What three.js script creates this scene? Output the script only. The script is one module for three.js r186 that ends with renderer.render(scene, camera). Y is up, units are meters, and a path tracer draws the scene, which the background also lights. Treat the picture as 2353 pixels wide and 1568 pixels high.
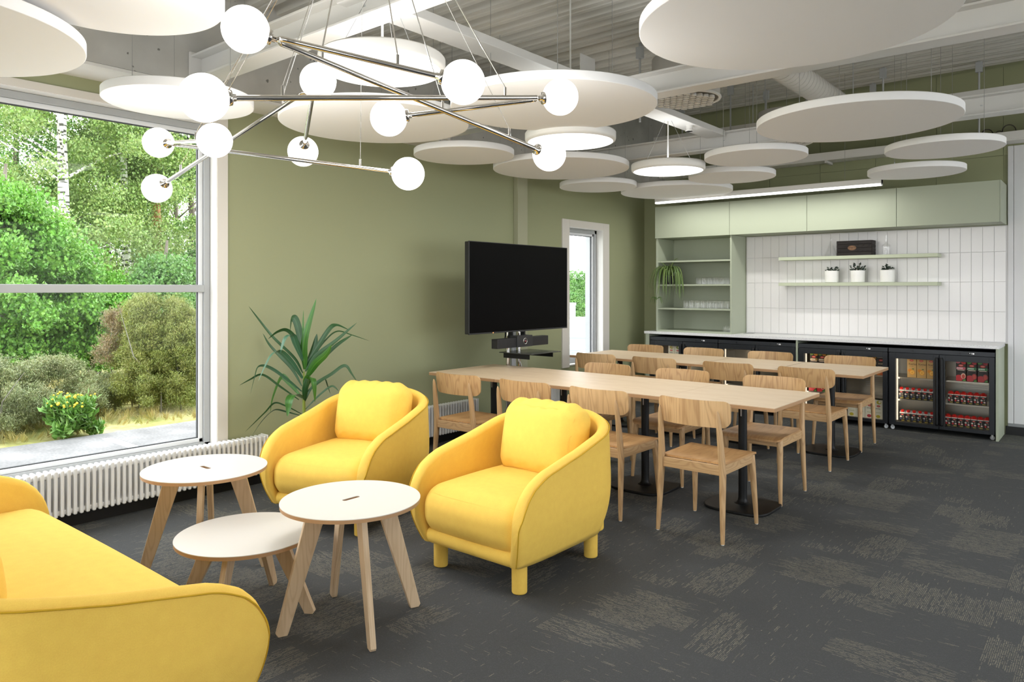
import * as THREE from 'three';
import { RoundedBoxGeometry } from 'three/addons/geometries/RoundedBoxGeometry.js';
import { mergeGeometries, mergeVertices } from 'three/addons/utils/BufferGeometryUtils.js';
import { ImprovedNoise } from 'three/addons/math/ImprovedNoise.js';
import { RectAreaLightUniformsLib } from 'three/addons/lights/RectAreaLightUniformsLib.js';

// ───────────────────────── camera, sky, exposure ─────────────────────────
// World: the green window wall is x = 0, the kitchen wall is z = -8.7, floor y = 0.
const scene = new THREE.Scene();
const renderer = new THREE.WebGLRenderer({ antialias: true });
renderer.toneMapping = THREE.LinearToneMapping;
renderer.toneMappingExposure = 1.3;
renderer.shadowMap.enabled = true;
RectAreaLightUniformsLib.init();
const camera = new THREE.PerspectiveCamera(50.21, 2353 / 1568, 0.05, 600);
camera.position.set(4.917, 1.45, 0);
camera.rotation.set(0, THREE.MathUtils.degToRad(39.763), 0);
camera.setViewOffset(2353, 1568, 0, 121, 2353, 1568);      // shift lens, verticals stay upright
scene.background = new THREE.Color(0.94, 0.975, 1.0);         // bright overcast sky
scene.backgroundIntensity = 4.8;
const LIGHT = { disc: 12.5, up: 2, globe: 0.24, strip: 32, fridge: 14 };

// ───────────────────────── helpers ─────────────────────────
const V = (x, y, z) => new THREE.Vector3(x, y, z);
const PI = Math.PI;
let rs = 12345;
const rnd = (a = 0, b = 1) => { rs = (Math.imul(rs, 1664525) + 1013904223) >>> 0; return a + (b - a) * (rs / 4294967296); };
const reseed = (n) => { rs = n >>> 0; for (let i = 0; i < 4; i++) rnd(); };
const gauss = () => (rnd() + rnd() + rnd() + rnd() - 2) * 0.86;
const used = new Map();
const numbered = (n) => { const k = used.get(n) ?? 0; used.set(n, k + 1); return k ? n + '_' + String(k).padStart(3, '0') : n; };
function mesh(name, geo, mat, parent) {
  const g = Array.isArray(geo) ? merge(geo) : geo;
  const o = new THREE.Mesh(g, mat); o.name = parent ? name : numbered(name); (parent ?? scene).add(o); return o;
}
function merge(list) {
  const gs = list.map((g) => { const q = g.index ? g.toNonIndexed() : g.clone(); for (const k of Object.keys(q.attributes)) if (!['position', 'normal', 'uv'].includes(k)) q.deleteAttribute(k); if (!q.attributes.uv) metric(q); return q; });
  return mergeGeometries(gs);
}
function tag(o, label, category, group) { o.userData.label = label; o.userData.category = category; if (group) o.userData.group = group; return o; }
function thing(name, label, category, p = [0, 0, 0], turn = 0, group) {
  const o = new THREE.Group(); o.name = numbered(name); scene.add(o); o.position.set(...p); o.rotation.y = turn; return tag(o, label, category, group);
}
function struct(name, geo, mat) { const o = mesh(name, geo, mat); o.userData.kind = 'structure'; return o; }
function structGroup(name) { const o = new THREE.Group(); o.name = numbered(name); scene.add(o); o.userData.kind = 'structure'; return o; }
function dup(src, p, turn, label, group) {
  const o = src.clone(); o.name = numbered(src.name.replace(/_\d{3}$/, '')); scene.add(o); o.userData = { ...src.userData };
  o.position.set(...p); o.rotation.set(0, turn, 0); if (label) o.userData.label = label; if (group) o.userData.group = group; return o;
}
// metric uv from position: v runs along the grain axis
function metric(g, grain = 'y', du = 0, dv = 0) {
  if (!g.attributes.normal) g.computeVertexNormals();
  const p = g.attributes.position, n = g.attributes.normal, uv = new Float32Array(p.count * 2), ax = { x: 0, y: 1, z: 2 }[grain];
  for (let i = 0; i < p.count; i++) {
    const a = [Math.abs(n.getX(i)), Math.abs(n.getY(i)), Math.abs(n.getZ(i))], c = [p.getX(i), p.getY(i), p.getZ(i)];
    let k = 0; if (a[1] > a[k] + 1e-4) k = 1; if (a[2] > a[k] + 1e-4) k = 2;
    const rest = [0, 1, 2].filter((q) => q !== k); let v = rest.includes(ax) ? ax : rest[1]; const u = rest.find((q) => q !== v);
    uv[2 * i] = c[u] + du; uv[2 * i + 1] = c[v] + dv;
  }
  g.setAttribute('uv', new THREE.BufferAttribute(uv, 2)); return g;
}
function box(x0, x1, y0, y1, z0, z1, r = 0, grain = 'y') {
  const w = x1 - x0, h = y1 - y0, d = z1 - z0;
  let g = r ? new RoundedBoxGeometry(w, h, d, 2, Math.min(r, w / 2.01, h / 2.01, d / 2.01)) : new THREE.BoxGeometry(w, h, d);
  g.translate((x0 + x1) / 2, (y0 + y1) / 2, (z0 + z1) / 2); return metric(g, grain);
}
const cbox = (w, h, d, x = 0, y = 0, z = 0, r = 0, grain = 'y') => box(x - w / 2, x + w / 2, y - h / 2, y + h / 2, z - d / 2, z + d / 2, r, grain);
function cyl(r0, r1, h, x = 0, y = 0, z = 0, seg = 24) { const g = new THREE.CylinderGeometry(r1, r0, h, seg); g.translate(x, y + h / 2, z); return g; }
const lathe = (pts, seg = 32) => new THREE.LatheGeometry(pts.map((q) => new THREE.Vector2(q[0], q[1])), seg);
function tube(pts, r, seg = 24, rad = 8, smooth = true) {
  const ps = pts.map((p) => (p.isVector3 ? p : V(...p)));
  let c;
  if (smooth) c = new THREE.CatmullRomCurve3(ps, false, 'centripetal'); else { c = new THREE.CurvePath(); for (let i = 0; i + 1 < ps.length; i++) c.add(new THREE.LineCurve3(ps[i], ps[i + 1])); }
  return new THREE.TubeGeometry(c, seg, r, rad, false);
}
function rod(a, b, r, seg = 8, r2 = r) {
  const A = a.isVector3 ? a : V(...a), B = b.isVector3 ? b : V(...b), d = B.clone().sub(A), L = d.length();
  const g = new THREE.CylinderGeometry(r2, r, L, seg); g.translate(0, L / 2, 0);
  g.applyQuaternion(new THREE.Quaternion().setFromUnitVectors(V(0, 1, 0), d.normalize())); g.translate(A.x, A.y, A.z); return g;
}
// tapered, closed limb: list of [point, radiusX, radiusZ]
function taper(list, sides = 12, sharp = 1) {
  const pos = [], uv = [], idx = []; let len = 0;
  const P = list.map((q) => V(...q[0])), up = V(1, 0, 0);
  for (let i = 0; i < P.length; i++) {
    const t = P[Math.min(i + 1, P.length - 1)].clone().sub(P[Math.max(i - 1, 0)]).normalize();
    const a = up.clone().sub(t.clone().multiplyScalar(up.dot(t))).normalize(), b = t.clone().cross(a);
    if (i) len += P[i].distanceTo(P[i - 1]);
    for (let k = 0; k <= sides; k++) {
      const an = (k / sides) * 2 * PI, c = Math.sign(Math.cos(an)) * Math.pow(Math.abs(Math.cos(an)), sharp), s = Math.sign(Math.sin(an)) * Math.pow(Math.abs(Math.sin(an)), sharp);
      const q = P[i].clone().addScaledVector(a, c * list[i][1]).addScaledVector(b, s * (list[i][2] ?? list[i][1]));
      pos.push(q.x, q.y, q.z); uv.push((k / sides) * 0.12, len);
    }
  }
  const n = sides + 1;
  for (let i = 0; i + 1 < P.length; i++) for (let k = 0; k < sides; k++) { const a = i * n + k, b = a + 1, c = a + n, d = c + 1; idx.push(a, b, c, b, d, c); }
  for (const e of [0, P.length - 1]) { const c = pos.length / 3; pos.push(P[e].x, P[e].y, P[e].z); uv.push(0.06, e ? len : 0); for (let k = 0; k < sides; k++) { const a = e * n + k; if (e) idx.push(a, a + 1, c); else idx.push(a + 1, a, c); } }
  const g = new THREE.BufferGeometry(); g.setAttribute('position', new THREE.Float32BufferAttribute(pos, 3)); g.setAttribute('uv', new THREE.Float32BufferAttribute(uv, 2)); g.setIndex(idx); g.computeVertexNormals(); return g;
}
// moulded plywood sheet with rounded corners: map(x, y, offset) -> Vector3
function ply({ w, h, r, t, nx = 16, ny = 14, map, wAt = () => 1, uo = 0, vo = 0, swap = false }) {
  const pos = [], uv = [], idx = [], rows = [];
  for (let j = 0; j <= ny; j++) {
    const y = h * (0.5 - 0.5 * Math.cos(PI * j / ny)), dy = Math.min(y, h - y), hw = wAt(y / h) * w / 2 - (dy < r ? r - Math.sqrt(Math.max(0, r * r - (r - dy) ** 2)) : 0);
    rows.push([y, hw]);
  }
  const put = (x, y, o) => { const q = map(x, y, o); pos.push(q.x, q.y, q.z); uv.push(...(swap ? [y + uo, x + vo] : [x + uo, y + vo])); return pos.length / 3 - 1; };
  for (const s of [1, -1]) {
    const base = pos.length / 3;
    for (const [y, hw] of rows) for (let i = 0; i <= nx; i++) put(hw * (2 * i / nx - 1), y, s * t / 2);
    for (let j = 0; j < ny; j++) for (let i = 0; i < nx; i++) { const a = base + j * (nx + 1) + i, b = a + 1, c = a + nx + 1, d = c + 1; if (s > 0) idx.push(a, b, c, b, d, c); else idx.push(a, c, b, b, c, d); }
  }
  const loop = []; for (const [y, hw] of rows) loop.push([hw, y]); for (const [y, hw] of [...rows].reverse()) loop.push([-hw, y]);
  const start = loop.length; void start;
  for (let k = 0; k < loop.length; k++) {
    const [x0, y0] = loop[k], [x1, y1] = loop[(k + 1) % loop.length], m = Math.abs(y1 - y0) < 1e-6 ? 12 : 1;
    for (let e = 0; e < m; e++) {
      const xa = x0 + (x1 - x0) * e / m, xb = x0 + (x1 - x0) * (e + 1) / m, ya = y0 + (y1 - y0) * e / m, yb = y0 + (y1 - y0) * (e + 1) / m;
      const a = put(xa, ya, t / 2), b = put(xb, yb, t / 2), c = put(xa, ya, -t / 2), d = put(xb, yb, -t / 2); idx.push(a, c, b, b, c, d);
    }
  }
  const g = new THREE.BufferGeometry(); g.setAttribute('position', new THREE.Float32BufferAttribute(pos, 3)); g.setAttribute('uv', new THREE.Float32BufferAttribute(uv, 2)); g.setIndex(idx); g.computeVertexNormals(); return g;
}
// stuffed cushion: rounded block with bulging faces
function pillow(w, h, d, r, bx = 0, by = 0, bz = 0, n = 22, extra) {
  let g = new THREE.BoxGeometry(w, h, d, n, n, n); g.deleteAttribute('uv'); g.deleteAttribute('normal'); g = mergeVertices(g, 1e-5);
  const p = g.attributes.position, q = V(0, 0, 0), hw = w / 2, hh = h / 2, hd = d / 2;
  for (let i = 0; i < p.count; i++) {
    q.fromBufferAttribute(p, i);
    const sm = (a, H) => Math.sin(a / H * PI / 2) * H * 0.35 + a * 0.65; q.set(sm(q.x, hw), sm(q.y, hh), sm(q.z, hd));
    const rx = Math.min(r, hw), ry = Math.min(r, hh), rz = Math.min(r, hd);
    const c = V(THREE.MathUtils.clamp(q.x, -hw + rx, hw - rx), THREE.MathUtils.clamp(q.y, -hh + ry, hh - ry), THREE.MathUtils.clamp(q.z, -hd + rz, hd - rz));
    const o = q.clone().sub(c); o.x /= rx; o.y /= ry; o.z /= rz; if (o.length() > 1e-6) { o.normalize(); q.set(c.x + o.x * rx, c.y + o.y * ry, c.z + o.z * rz); }
    const fx = 1 - (q.x / hw) ** 2, fy = 1 - (q.y / hh) ** 2, fz = 1 - (q.z / hd) ** 2;
    const k = V(q.x + Math.sign(q.x) * bx * Math.abs(q.x / hw) * fy * fz, q.y + Math.sign(q.y) * by * Math.abs(q.y / hh) * fx * fz, q.z + Math.sign(q.z) * bz * Math.abs(q.z / hd) * fx * fy);
    if (extra) extra(k, q, hw, hh, hd);
    p.setXYZ(i, k.x, k.y, k.z);
  }
  g.computeVertexNormals(); return metric(g);
}

// ───────────────────────── textures ─────────────────────────
const noise3 = new ImprovedNoise();
const nz = (x, y, z = 0) => noise3.noise(x, y, z);
const fbm = (x, y, z = 0, o = 4) => { let s = 0, a = 0.5; for (let i = 0; i < o; i++) { s += a * nz(x, y, z + i * 7.3); x *= 2.03; y *= 2.03; a *= 0.5; } return s; };
function dataTex(w, h, fn, { srgb = true, sx = 1, sy = 1, wrap = THREE.MirroredRepeatWrapping } = {}) {
  const d = new Uint8Array(w * h * 4);
  for (let y = 0; y < h; y++) for (let x = 0; x < w; x++) { const c = fn(x / w, y / h, x, y), o = (y * w + x) * 4; d[o] = Math.max(0, Math.min(255, c[0])); d[o + 1] = Math.max(0, Math.min(255, c[1])); d[o + 2] = Math.max(0, Math.min(255, c[2])); d[o + 3] = 255; }
  const t = new THREE.DataTexture(d, w, h); t.wrapS = t.wrapT = wrap; t.magFilter = THREE.LinearFilter; t.minFilter = THREE.LinearMipmapLinearFilter; t.generateMipmaps = true;
  if (srgb) t.colorSpace = THREE.SRGBColorSpace; t.repeat.set(1 / sx, 1 / sy); t.needsUpdate = true; return t;
}
function canvasTex(w, h, draw, { srgb = true, sx = 1, sy = 1 } = {}) {
  const c = document.createElement('canvas'); c.width = w; c.height = h; draw(c.getContext('2d'), w, h);
  const t = new THREE.CanvasTexture(c); if (srgb) t.colorSpace = THREE.SRGBColorSpace; t.wrapS = t.wrapT = THREE.RepeatWrapping; t.repeat.set(1 / sx, 1 / sy); t.magFilter = THREE.LinearFilter; return t;
}
const mix3 = (a, b, k) => [a[0] + (b[0] - a[0]) * k, a[1] + (b[1] - a[1]) * k, a[2] + (b[2] - a[2]) * k];
function woodTex(base, dark, { seed = 0, rings = 1.5, ringAmt = 0.5, fine = 0.4, wide = 0.45, tall = 1.0, boards = 0 } = {}) {
  return dataTex(384, 512, (u, v) => {
    const X = u * wide, Y = v * tall; let off = 0;
    if (boards) { off = Math.floor(X / boards) * 5.17; }
    const g = fbm(X * 7 + seed + off, Y * 1.1 + off, seed, 3) * 5 + X * 9;
    const ring = Math.pow(0.5 + 0.5 * Math.sin(g * rings * PI * 2), 3), f = 0.5 + 0.5 * nz(X * 420 + seed, Y * 9, 3 + off), f2 = 0.5 + 0.5 * nz(X * 130, Y * 4 + seed, 9 + off);
    let k = ringAmt * ring * (0.5 + 0.5 * f2) + fine * f * f2; if (boards) k += 0.22 * nz(off * 3.1, 0.5, seed);
    return mix3(base, dark, k);
  }, { sx: wide, sy: tall });
}
const T = {};
T.oak = woodTex([204, 166, 116], [142, 102, 62], { seed: 3.1, rings: 1.8, ringAmt: 0.42, fine: 0.45 });
T.oak2 = woodTex([210, 174, 126], [150, 112, 72], { seed: 8.7, rings: 1.4, ringAmt: 0.4, fine: 0.5, boards: 0.13 });
T.seat = woodTex([198, 156, 106], [150, 108, 66], { seed: 5.3, rings: 1.0, ringAmt: 0.3, fine: 0.5, boards: 0.07 });
T.ash = woodTex([200, 166, 122], [152, 116, 76], { seed: 1.9, rings: 2.4, ringAmt: 0.5, fine: 0.5 });
T.ashPale = woodTex([214, 190, 158], [178, 148, 112], { seed: 1.9, rings: 2.4, ringAmt: 0.4, fine: 0.45 });
T.table = woodTex([220, 198, 168], [198, 170, 136], { seed: 6.1, rings: 0.8, ringAmt: 0.3, fine: 0.5, tall: 1.2, wide: 0.6 });
T.carpet = [0, 1, 2, 3, 4].map((k) => canvasTex(512, 512, (c) => {
  reseed(100 + k * 17);
  c.fillStyle = '#3d3f40'; c.fillRect(0, 0, 512, 512);
  for (let i = 0; i < 9000; i++) { const g = 52 + rnd(0, 36) | 0; c.fillStyle = `rgba(${g + 2},${g + 3},${g + 4},0.5)`; c.fillRect(rnd(0, 512), rnd(0, 512), rnd(2, 5), 2); }
  const blocks = []; const nb = [6, 3, 2, 8, 1][k];
  for (let i = 0; i < nb; i++) blocks.push([rnd(-60, 360), rnd(-60, 360), rnd(120, 380), rnd(100, 300), rnd(0.6, 1)]);
  for (let y = 3; y < 512; y += 7) for (let x = 0; x < 512;) {
    const L = rnd(6, 60); let p = 0.05; for (const b of blocks) if (x > b[0] && x < b[0] + b[2] && y > b[1] && y < b[1] + b[3]) p = Math.max(p, b[4]);
    if (rnd() < p) { const s = rnd(-10, 14) | 0; c.fillStyle = `rgba(${128 + s},${122 + s},${104 + s},${rnd(0.55, 1).toFixed(2)})`; for (let q = 0; q < L; q += 5) c.fillRect(x + q, y + (rnd() < 0.5 ? 0 : 1), 4, rnd(2, 4)); }
    x += L + rnd(2, 16);
  }
}, { sx: 0.5, sy: 0.5 }));
T.carpetBump = canvasTex(128, 128, (c) => { c.fillStyle = '#777'; c.fillRect(0, 0, 128, 128); reseed(5); for (let y = 0; y < 128; y += 8) for (let x = 0; x < 128; x += 4) { const g = rnd(60, 220) | 0; c.fillStyle = `rgb(${g},${g},${g})`; c.fillRect(x, y + ((x / 4) % 2) * 4, 3, 6); } }, { srgb: false, sx: 0.1, sy: 0.1 });
T.weave = canvasTex(64, 64, (c) => { c.fillStyle = '#808080'; c.fillRect(0, 0, 64, 64); for (let y = 0; y < 64; y += 8) for (let x = 0; x < 64; x += 8) { c.fillStyle = ((x + y) / 8) % 2 ? '#b8b8b8' : '#585858'; c.fillRect(x + 1, y + 1, 6, 6); } }, { srgb: false, sx: 0.012, sy: 0.012 });
T.yellow = dataTex(256, 256, (u, v) => { const n = fbm(u * 9, v * 9, 4) * 8 + nz(u * 110, v * 110, 2) * 7; return [241 + n * 0.6, 200 + n, 90 + n * 0.6]; }, { sx: 0.35, sy: 0.35 });
T.concrete = dataTex(512, 512, (u, v) => { const n = fbm(u * 5, v * 5, 1, 5) * 26; const pit = nz(u * 46, v * 46, 8) > 0.56 && nz(u * 13, v * 13, 2) > 0.02 ? -70 : 0; const g = 192 + n + pit; return [g, g - 1, g - 6]; }, { sx: 1.6, sy: 1.6 });
T.counter = dataTex(256, 256, (u, v) => { const n = nz(u * 90, v * 90, 1), m = nz(u * 60, v * 60, 7); const g = 232 - (n > 0.42 ? 70 : 0) - (m > 0.5 ? 35 : 0); return [g, g, g]; }, { sx: 0.3, sy: 0.3 });
T.asphalt = dataTex(256, 256, (u, v) => { const g = 112 + fbm(u * 6, v * 6, 2) * 40 + nz(u * 120, v * 120, 3) * 18; return [g, g, g]; }, { sx: 3, sy: 3 });
T.grass = dataTex(512, 512, (u, v) => { const n = fbm(u * 7, v * 7, 5, 5), s = nz(u * 90, v * 90, 1) * 20; const k = THREE.MathUtils.clamp(0.5 + n * 1.6, 0, 1); const c = mix3([124, 134, 66], [186, 172, 128], k); return [c[0] + s, c[1] + s, c[2] + s]; }, { sx: 6, sy: 6 });
T.bark = dataTex(128, 256, (u, v) => { const n = fbm(u * 8, v * 3, 3) * 60; return [104 + n, 96 + n, 86 + n]; }, { sx: 0.6, sy: 1.4 });
T.birch = dataTex(128, 512, (u, v) => { const m = nz(u * 3, v * 26, 2) > 0.22 || nz(u * 5, v * 9, 6) > 0.42; const n = fbm(u * 5, v * 9, 1) * 24; const g = m ? 74 : 214; return [g + n, g + n, g + n - 6]; }, { sx: 0.5, sy: 2 });
T.pine = dataTex(128, 256, (u, v) => { const n = fbm(u * 8, v * 4, 9) * 70; return [168 + n, 122 + n, 88 + n]; }, { sx: 0.6, sy: 1.4 });
T.crate = woodTex([66, 60, 58], [30, 27, 27], { seed: 2.2, rings: 2, ringAmt: 0.5, fine: 0.7 });

// ───────────────────────── materials ─────────────────────────
const std = (color, roughness = 0.6, o = {}) => new THREE.MeshStandardMaterial({ color, roughness, ...o });
const phys = (o) => new THREE.MeshPhysicalMaterial(o);
const M = {
  wallGreen: std('#999d7a', 0.75), crate: std('#ffffff', 0.7, { map: T.crate }), pilaster: std('#a5a68b', 0.7), white: std('#e9e8e4', 0.55), trim: std('#d6d2ca', 0.6), whiteWall: std('#dedee0', 0.6),
  frameGrey: std('#a7aaab', 0.45, { metalness: 0.1 }), frameLight: std('#dcdfe2', 0.4), gasket: std('#3a3d40', 0.6), deck: std('#d2d0c9', 0.5), concrete: std('#ffffff', 0.85, { map: T.concrete, bumpMap: T.concrete, bumpScale: 0.004 }),
  disc: std('#f3f3f3', 0.95), beam: std('#e6e5e2', 0.55), duct: std('#cfccc5', 0.5), black: std('#0d0d0e', 0.55), blackMetal: std('#151617', 0.5, { metalness: 0.4 }), fridge: std('#23262a', 0.42, { metalness: 0.35 }), fridgeHead: std('#2c2f33', 0.4, { metalness: 0.35 }),
  sage: std('#a7ae99', 0.5), sageIn: std('#a7ae99', 0.5), shelfGreen: std('#bdc4ab', 0.5), counter: std('#ffffff', 0.3, { map: T.counter }), tile: std('#e6e4e3', 0.22), grout: std('#d6d5d5', 0.8),
  chrome: std('#d9d6d2', 0.08, { metalness: 1 }), steel: std('#b9b4aa', 0.3, { metalness: 0.9 }), galv: std('#c2c5c7', 0.45, { metalness: 0.25 }), wire: std('#a3a3a1', 0.5, { metalness: 0.3 }),
  screen: phys({ color: '#040404', roughness: 0.4, specularIntensity: 0.12 }), tvFrame: std('#3c3d3f', 0.35, { metalness: 0.6 }), plastic: std('#1b1b1c', 0.5),
  globe: std('#ffffff', 0.35, { emissive: new THREE.Color(1, 0.965, 0.93), emissiveIntensity: 1.35 }), diffuser: std('#ffffff', 0.5, { emissive: new THREE.Color(1, 1, 0.985), emissiveIntensity: 1.9 }),
  stripGlow: std('#ffffff', 0.5, { emissive: new THREE.Color(1, 1, 0.98), emissiveIntensity: 2.2 }), fridgeGlow: std('#f3e6d2', 0.5, { emissive: new THREE.Color(1, 0.84, 0.64), emissiveIntensity: 0.75 }),
  fabric: phys({ color: '#ffffff', map: T.yellow, roughness: 0.95, bumpMap: T.weave, bumpScale: 0.0006, sheen: 0.25, sheenRoughness: 0.6, sheenColor: new THREE.Color('#ffe27a') }), seam: std('#c39a1c', 0.95),
  oak: std('#ffffff', 0.5, { map: T.oak }), oak2: std('#ffffff', 0.5, { map: T.oak2 }), seat: std('#ffffff', 0.45, { map: T.seat }), oakPlain: std('#c6995f', 0.5), ash: std('#ffffff', 0.5, { map: T.ash }), ashPale: std('#ffffff', 0.5, { map: T.ashPale }), table: std('#ffffff', 0.45, { map: T.table }), plyEdge: std('#b08a63', 0.6),
  laminate: std('#dedad3', 0.34), radiator: std('#e9e9e8', 0.4), glass: phys({ color: '#ffffff', roughness: 0, transmission: 1, thickness: 0, ior: 1.5, specularIntensity: 0.15 }), tumbler: phys({ color: '#ffffff', roughness: 0.0, transmission: 1, thickness: 0, ior: 1.5 }),
  fridgeGlass: phys({ color: '#f1f1ee', roughness: 0, transmission: 1, thickness: 0, ior: 1.45, specularIntensity: 0.6 }), pot: std('#f2f1ee', 0.5), potDark: std('#2c2d2c', 0.7), soil: std('#2a211a', 1), planter: std('#8d8d88', 0.7),
  asphalt: std('#ffffff', 0.95, { map: T.asphalt }), grass: std('#ffffff', 1, { map: T.grass }), bark: std('#ffffff', 0.95, { map: T.bark }), birch: std('#ffffff', 0.9, { map: T.birch }), pine: std('#ffffff', 0.95, { map: T.pine }), twig: std('#7d7a72', 0.9), line: std('#f0f0ee', 0.8), pale: std('#d6d8d8', 0.9), bouncePaving: std('#cbc8c2', 0.9),
};
M.carpet = T.carpet.map((t) => std('#ffffff', 0.95, { map: t, bumpMap: T.carpetBump, bumpScale: 0.0015 }));

// ───────────────────────── room shell ─────────────────────────
const ROOM = { x1: 8.5, z0: -8.7, z1: 4.2 };
const deckY = (z) => 3.2435 - 0.05 * z;
{ // floor: slab plus carpet tiles where the camera can see them
  const f = struct('floor', metric(box(-0.25, ROOM.x1 + 0.2, -0.3, -0.006, ROOM.z0 - 0.2, ROOM.z1 + 0.2), 'z'), M.carpet[4]);
  reseed(77); const gs = [0, 1, 2, 3].map((q) => { const g = new THREE.BoxGeometry(0.4996, 0.006, 0.4996); const p = g.attributes.position, n = p.count, uv = new Float32Array(n * 2), c = [1, 0, -1, 0][q], s = [0, 1, 0, -1][q]; for (let i = 0; i < n; i++) { const x = p.getX(i), z = p.getZ(i); uv[2 * i] = c * x - s * z + 0.25; uv[2 * i + 1] = s * x + c * z + 0.25; } g.setAttribute('uv', new THREE.BufferAttribute(uv, 2)); return g; });
  let x = 0;
  for (let i = 0; i < 11; i++) for (let j = 0; j < 16; j++) {
    const k = [0, 1, 2, 3, 4, 1, 2, 0][Math.floor(rnd(0, 8))], q = Math.floor(rnd(0, 4));
    const t = mesh('carpet_tile', gs[q], M.carpet[k], f); t.position.set(0.25 + i * 0.5, -0.003, -8.45 + j * 0.5); x++;
  }
}
// window wall: wall pieces round the three openings
const OPEN = [[-7.66, -6.94, 0.55, 2.17], [-2.63, -0.15, 0.3, 2.62], [0.35, 2.85, 0.3, 2.62]];
{
  const parts = []; let z = ROOM.z0 - 0.2;
  for (const [a, b, y0, y1] of OPEN) { parts.push(box(-0.25, 0, 0, 2.77, z, a), box(-0.25, 0, 0, y0, a, b), box(-0.25, 0, y1, 2.77, a, b)); z = b; }
  parts.push(box(-0.25, 0, 0, 2.77, z, ROOM.z1 + 0.2));
  struct('wall_left', parts, M.wallGreen);
  struct('baseboard_left', [box(0, 0.012, 0, 0.085, ROOM.z0, ROOM.z1)], M.black);
  const sh = new THREE.Shape([[ROOM.z1 + 0.2, 2.77], [ROOM.z1 + 0.2, deckY(ROOM.z1 + 0.2) + 0.05], [ROOM.z0 - 0.2, deckY(ROOM.z0 - 0.2) + 0.05], [ROOM.z0 - 0.2, 2.77]].map((q) => new THREE.Vector2(-q[0], q[1])));
  const g = new THREE.ExtrudeGeometry(sh, { depth: 0.58, bevelEnabled: false }); g.rotateY(PI / 2); g.translate(-0.25, 0, 0);
  const cb = mesh('concrete_beam', metric(g, 'y'), M.concrete); tag(cb, 'raw concrete edge beam with small pores above the green window wall', 'beam');
  const so = mesh('soffit_face', box(0.001, 0.325, 2.75, 2.769, ROOM.z0 + 0.02, ROOM.z1), M.white); tag(so, 'white underside of the overhanging concrete edge beam', 'board');  // beam underside lit by the window, its brightness put in as white
  const pl = mesh('wall_pilaster', [box(0.001, 0.06, 0, 2.74, -6.10, -5.935, 0.004)], M.pilaster); tag(pl, 'pale grey green post standing proud of the green wall behind the television', 'post');
}
function windowAt(n, [z0, z1, y0, y1], { trans, trimW = 0.08, mull = [], at, turn = 0 }) {
  const w = structGroup('window_' + n), F = -0.08; if (at) { w.position.set(...at); w.rotation.y = turn; }
  const P = (name, g, m) => mesh(name, g, m, w);
  const tw = trimW;
  P('trim_board', box(-0.002, 0.016, y0 - 0.02, y1 + tw * 0.6, z0 - tw, z0, 0.003), M.trim); P('trim_board', box(-0.002, 0.016, y0 - 0.02, y1 + tw * 0.6, z1, z1 + tw, 0.003), M.trim); P('trim_board', box(-0.002, 0.0165, y1, y1 + tw * 0.6, z0, z1, 0.003), M.trim);
  P('reveal_lining', [box(F, 0.012, y0, y1, z0, z0 + 0.004), box(F, 0.012, y0, y1, z1 - 0.004, z1), box(F, 0.012, y1 - 0.004, y1, z0, z1)], M.white);
  P('outer_reveal', [box(-0.252, F - 0.06, y0, y1, z0, z0 + 0.003), box(-0.252, F - 0.06, y0, y1, z1 - 0.003, z1), box(-0.252, F - 0.06, y1 - 0.003, y1, z0, z1), box(-0.27, F - 0.06, y0 - 0.003, y0 + 0.004, z0, z1)], M.frameGrey);
  P('sill', box(F, 0.012, y0 - 0.004, y0 + 0.012, z0 - 0.0, z1, 0.004), M.white);
  const fr = 0.045, a = z0 + 0.004, b = z1 - 0.004, c = y0 + 0.012, d = y1 - 0.004;
  P('frame', [box(F - 0.07, F, c, d, a, a + fr, 0.004), box(F - 0.07, F, c, d, b - fr, b, 0.004), box(F - 0.07, F, d - fr, d, a, b, 0.004), box(F - 0.07, F, c, c + fr, a, b, 0.004)], M.frameGrey);
  const e = 0.03, a2 = a + fr, b2 = b - fr, c2 = c + fr, d2 = d - fr;
  P('sash', [box(F - 0.055, F - 0.018, c2, d2, a2, a2 + e, 0.004), box(F - 0.055, F - 0.018, c2, d2, b2 - e, b2, 0.004), box(F - 0.055, F - 0.018, d2 - e, d2, a2, b2, 0.004), box(F - 0.055, F - 0.018, c2, c2 + e, a2, b2, 0.004)], M.frameLight);
  const gk = 0.006, a3 = a2 + e, b3 = b2 - e, c3 = c2 + e, d3 = d2 - e;
  P('gasket', [box(F - 0.048, F - 0.03, c3, d3, a3, a3 + gk), box(F - 0.048, F - 0.03, c3, d3, b3 - gk, b3), box(F - 0.048, F - 0.03, d3 - gk, d3, a3, b3), box(F - 0.048, F - 0.03, c3, c3 + gk, a3, b3)], M.gasket);
  const cuts = trans ? [[c3, trans - 0.024], [trans + 0.024, d3]] : [[c3, d3]];
  if (trans) P('transom', box(F - 0.06, F + 0.006, trans - 0.026, trans + 0.026, a2, b2, 0.004), M.frameGrey);
  for (const m of mull) P('mullion', box(F - 0.06, F + 0.004, c2, d2, m - 0.026, m + 0.026, 0.004), M.frameGrey);
  for (const [p, q] of cuts) { const g = new THREE.PlaneGeometry(b3 - a3 - 2 * gk, q - p - gk); g.rotateY(PI / 2); g.translate(F - 0.04, (p + q) / 2, (a3 + b3) / 2); P('pane', g, M.glass); }
}
windowAt(1, OPEN[1], { trans: 1.449 });
windowAt(2, OPEN[0], { trimW: 0.14 });
windowAt(3, OPEN[2], { trans: 1.449 });  // out of view, placed to bring in more daylight from this wall
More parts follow.
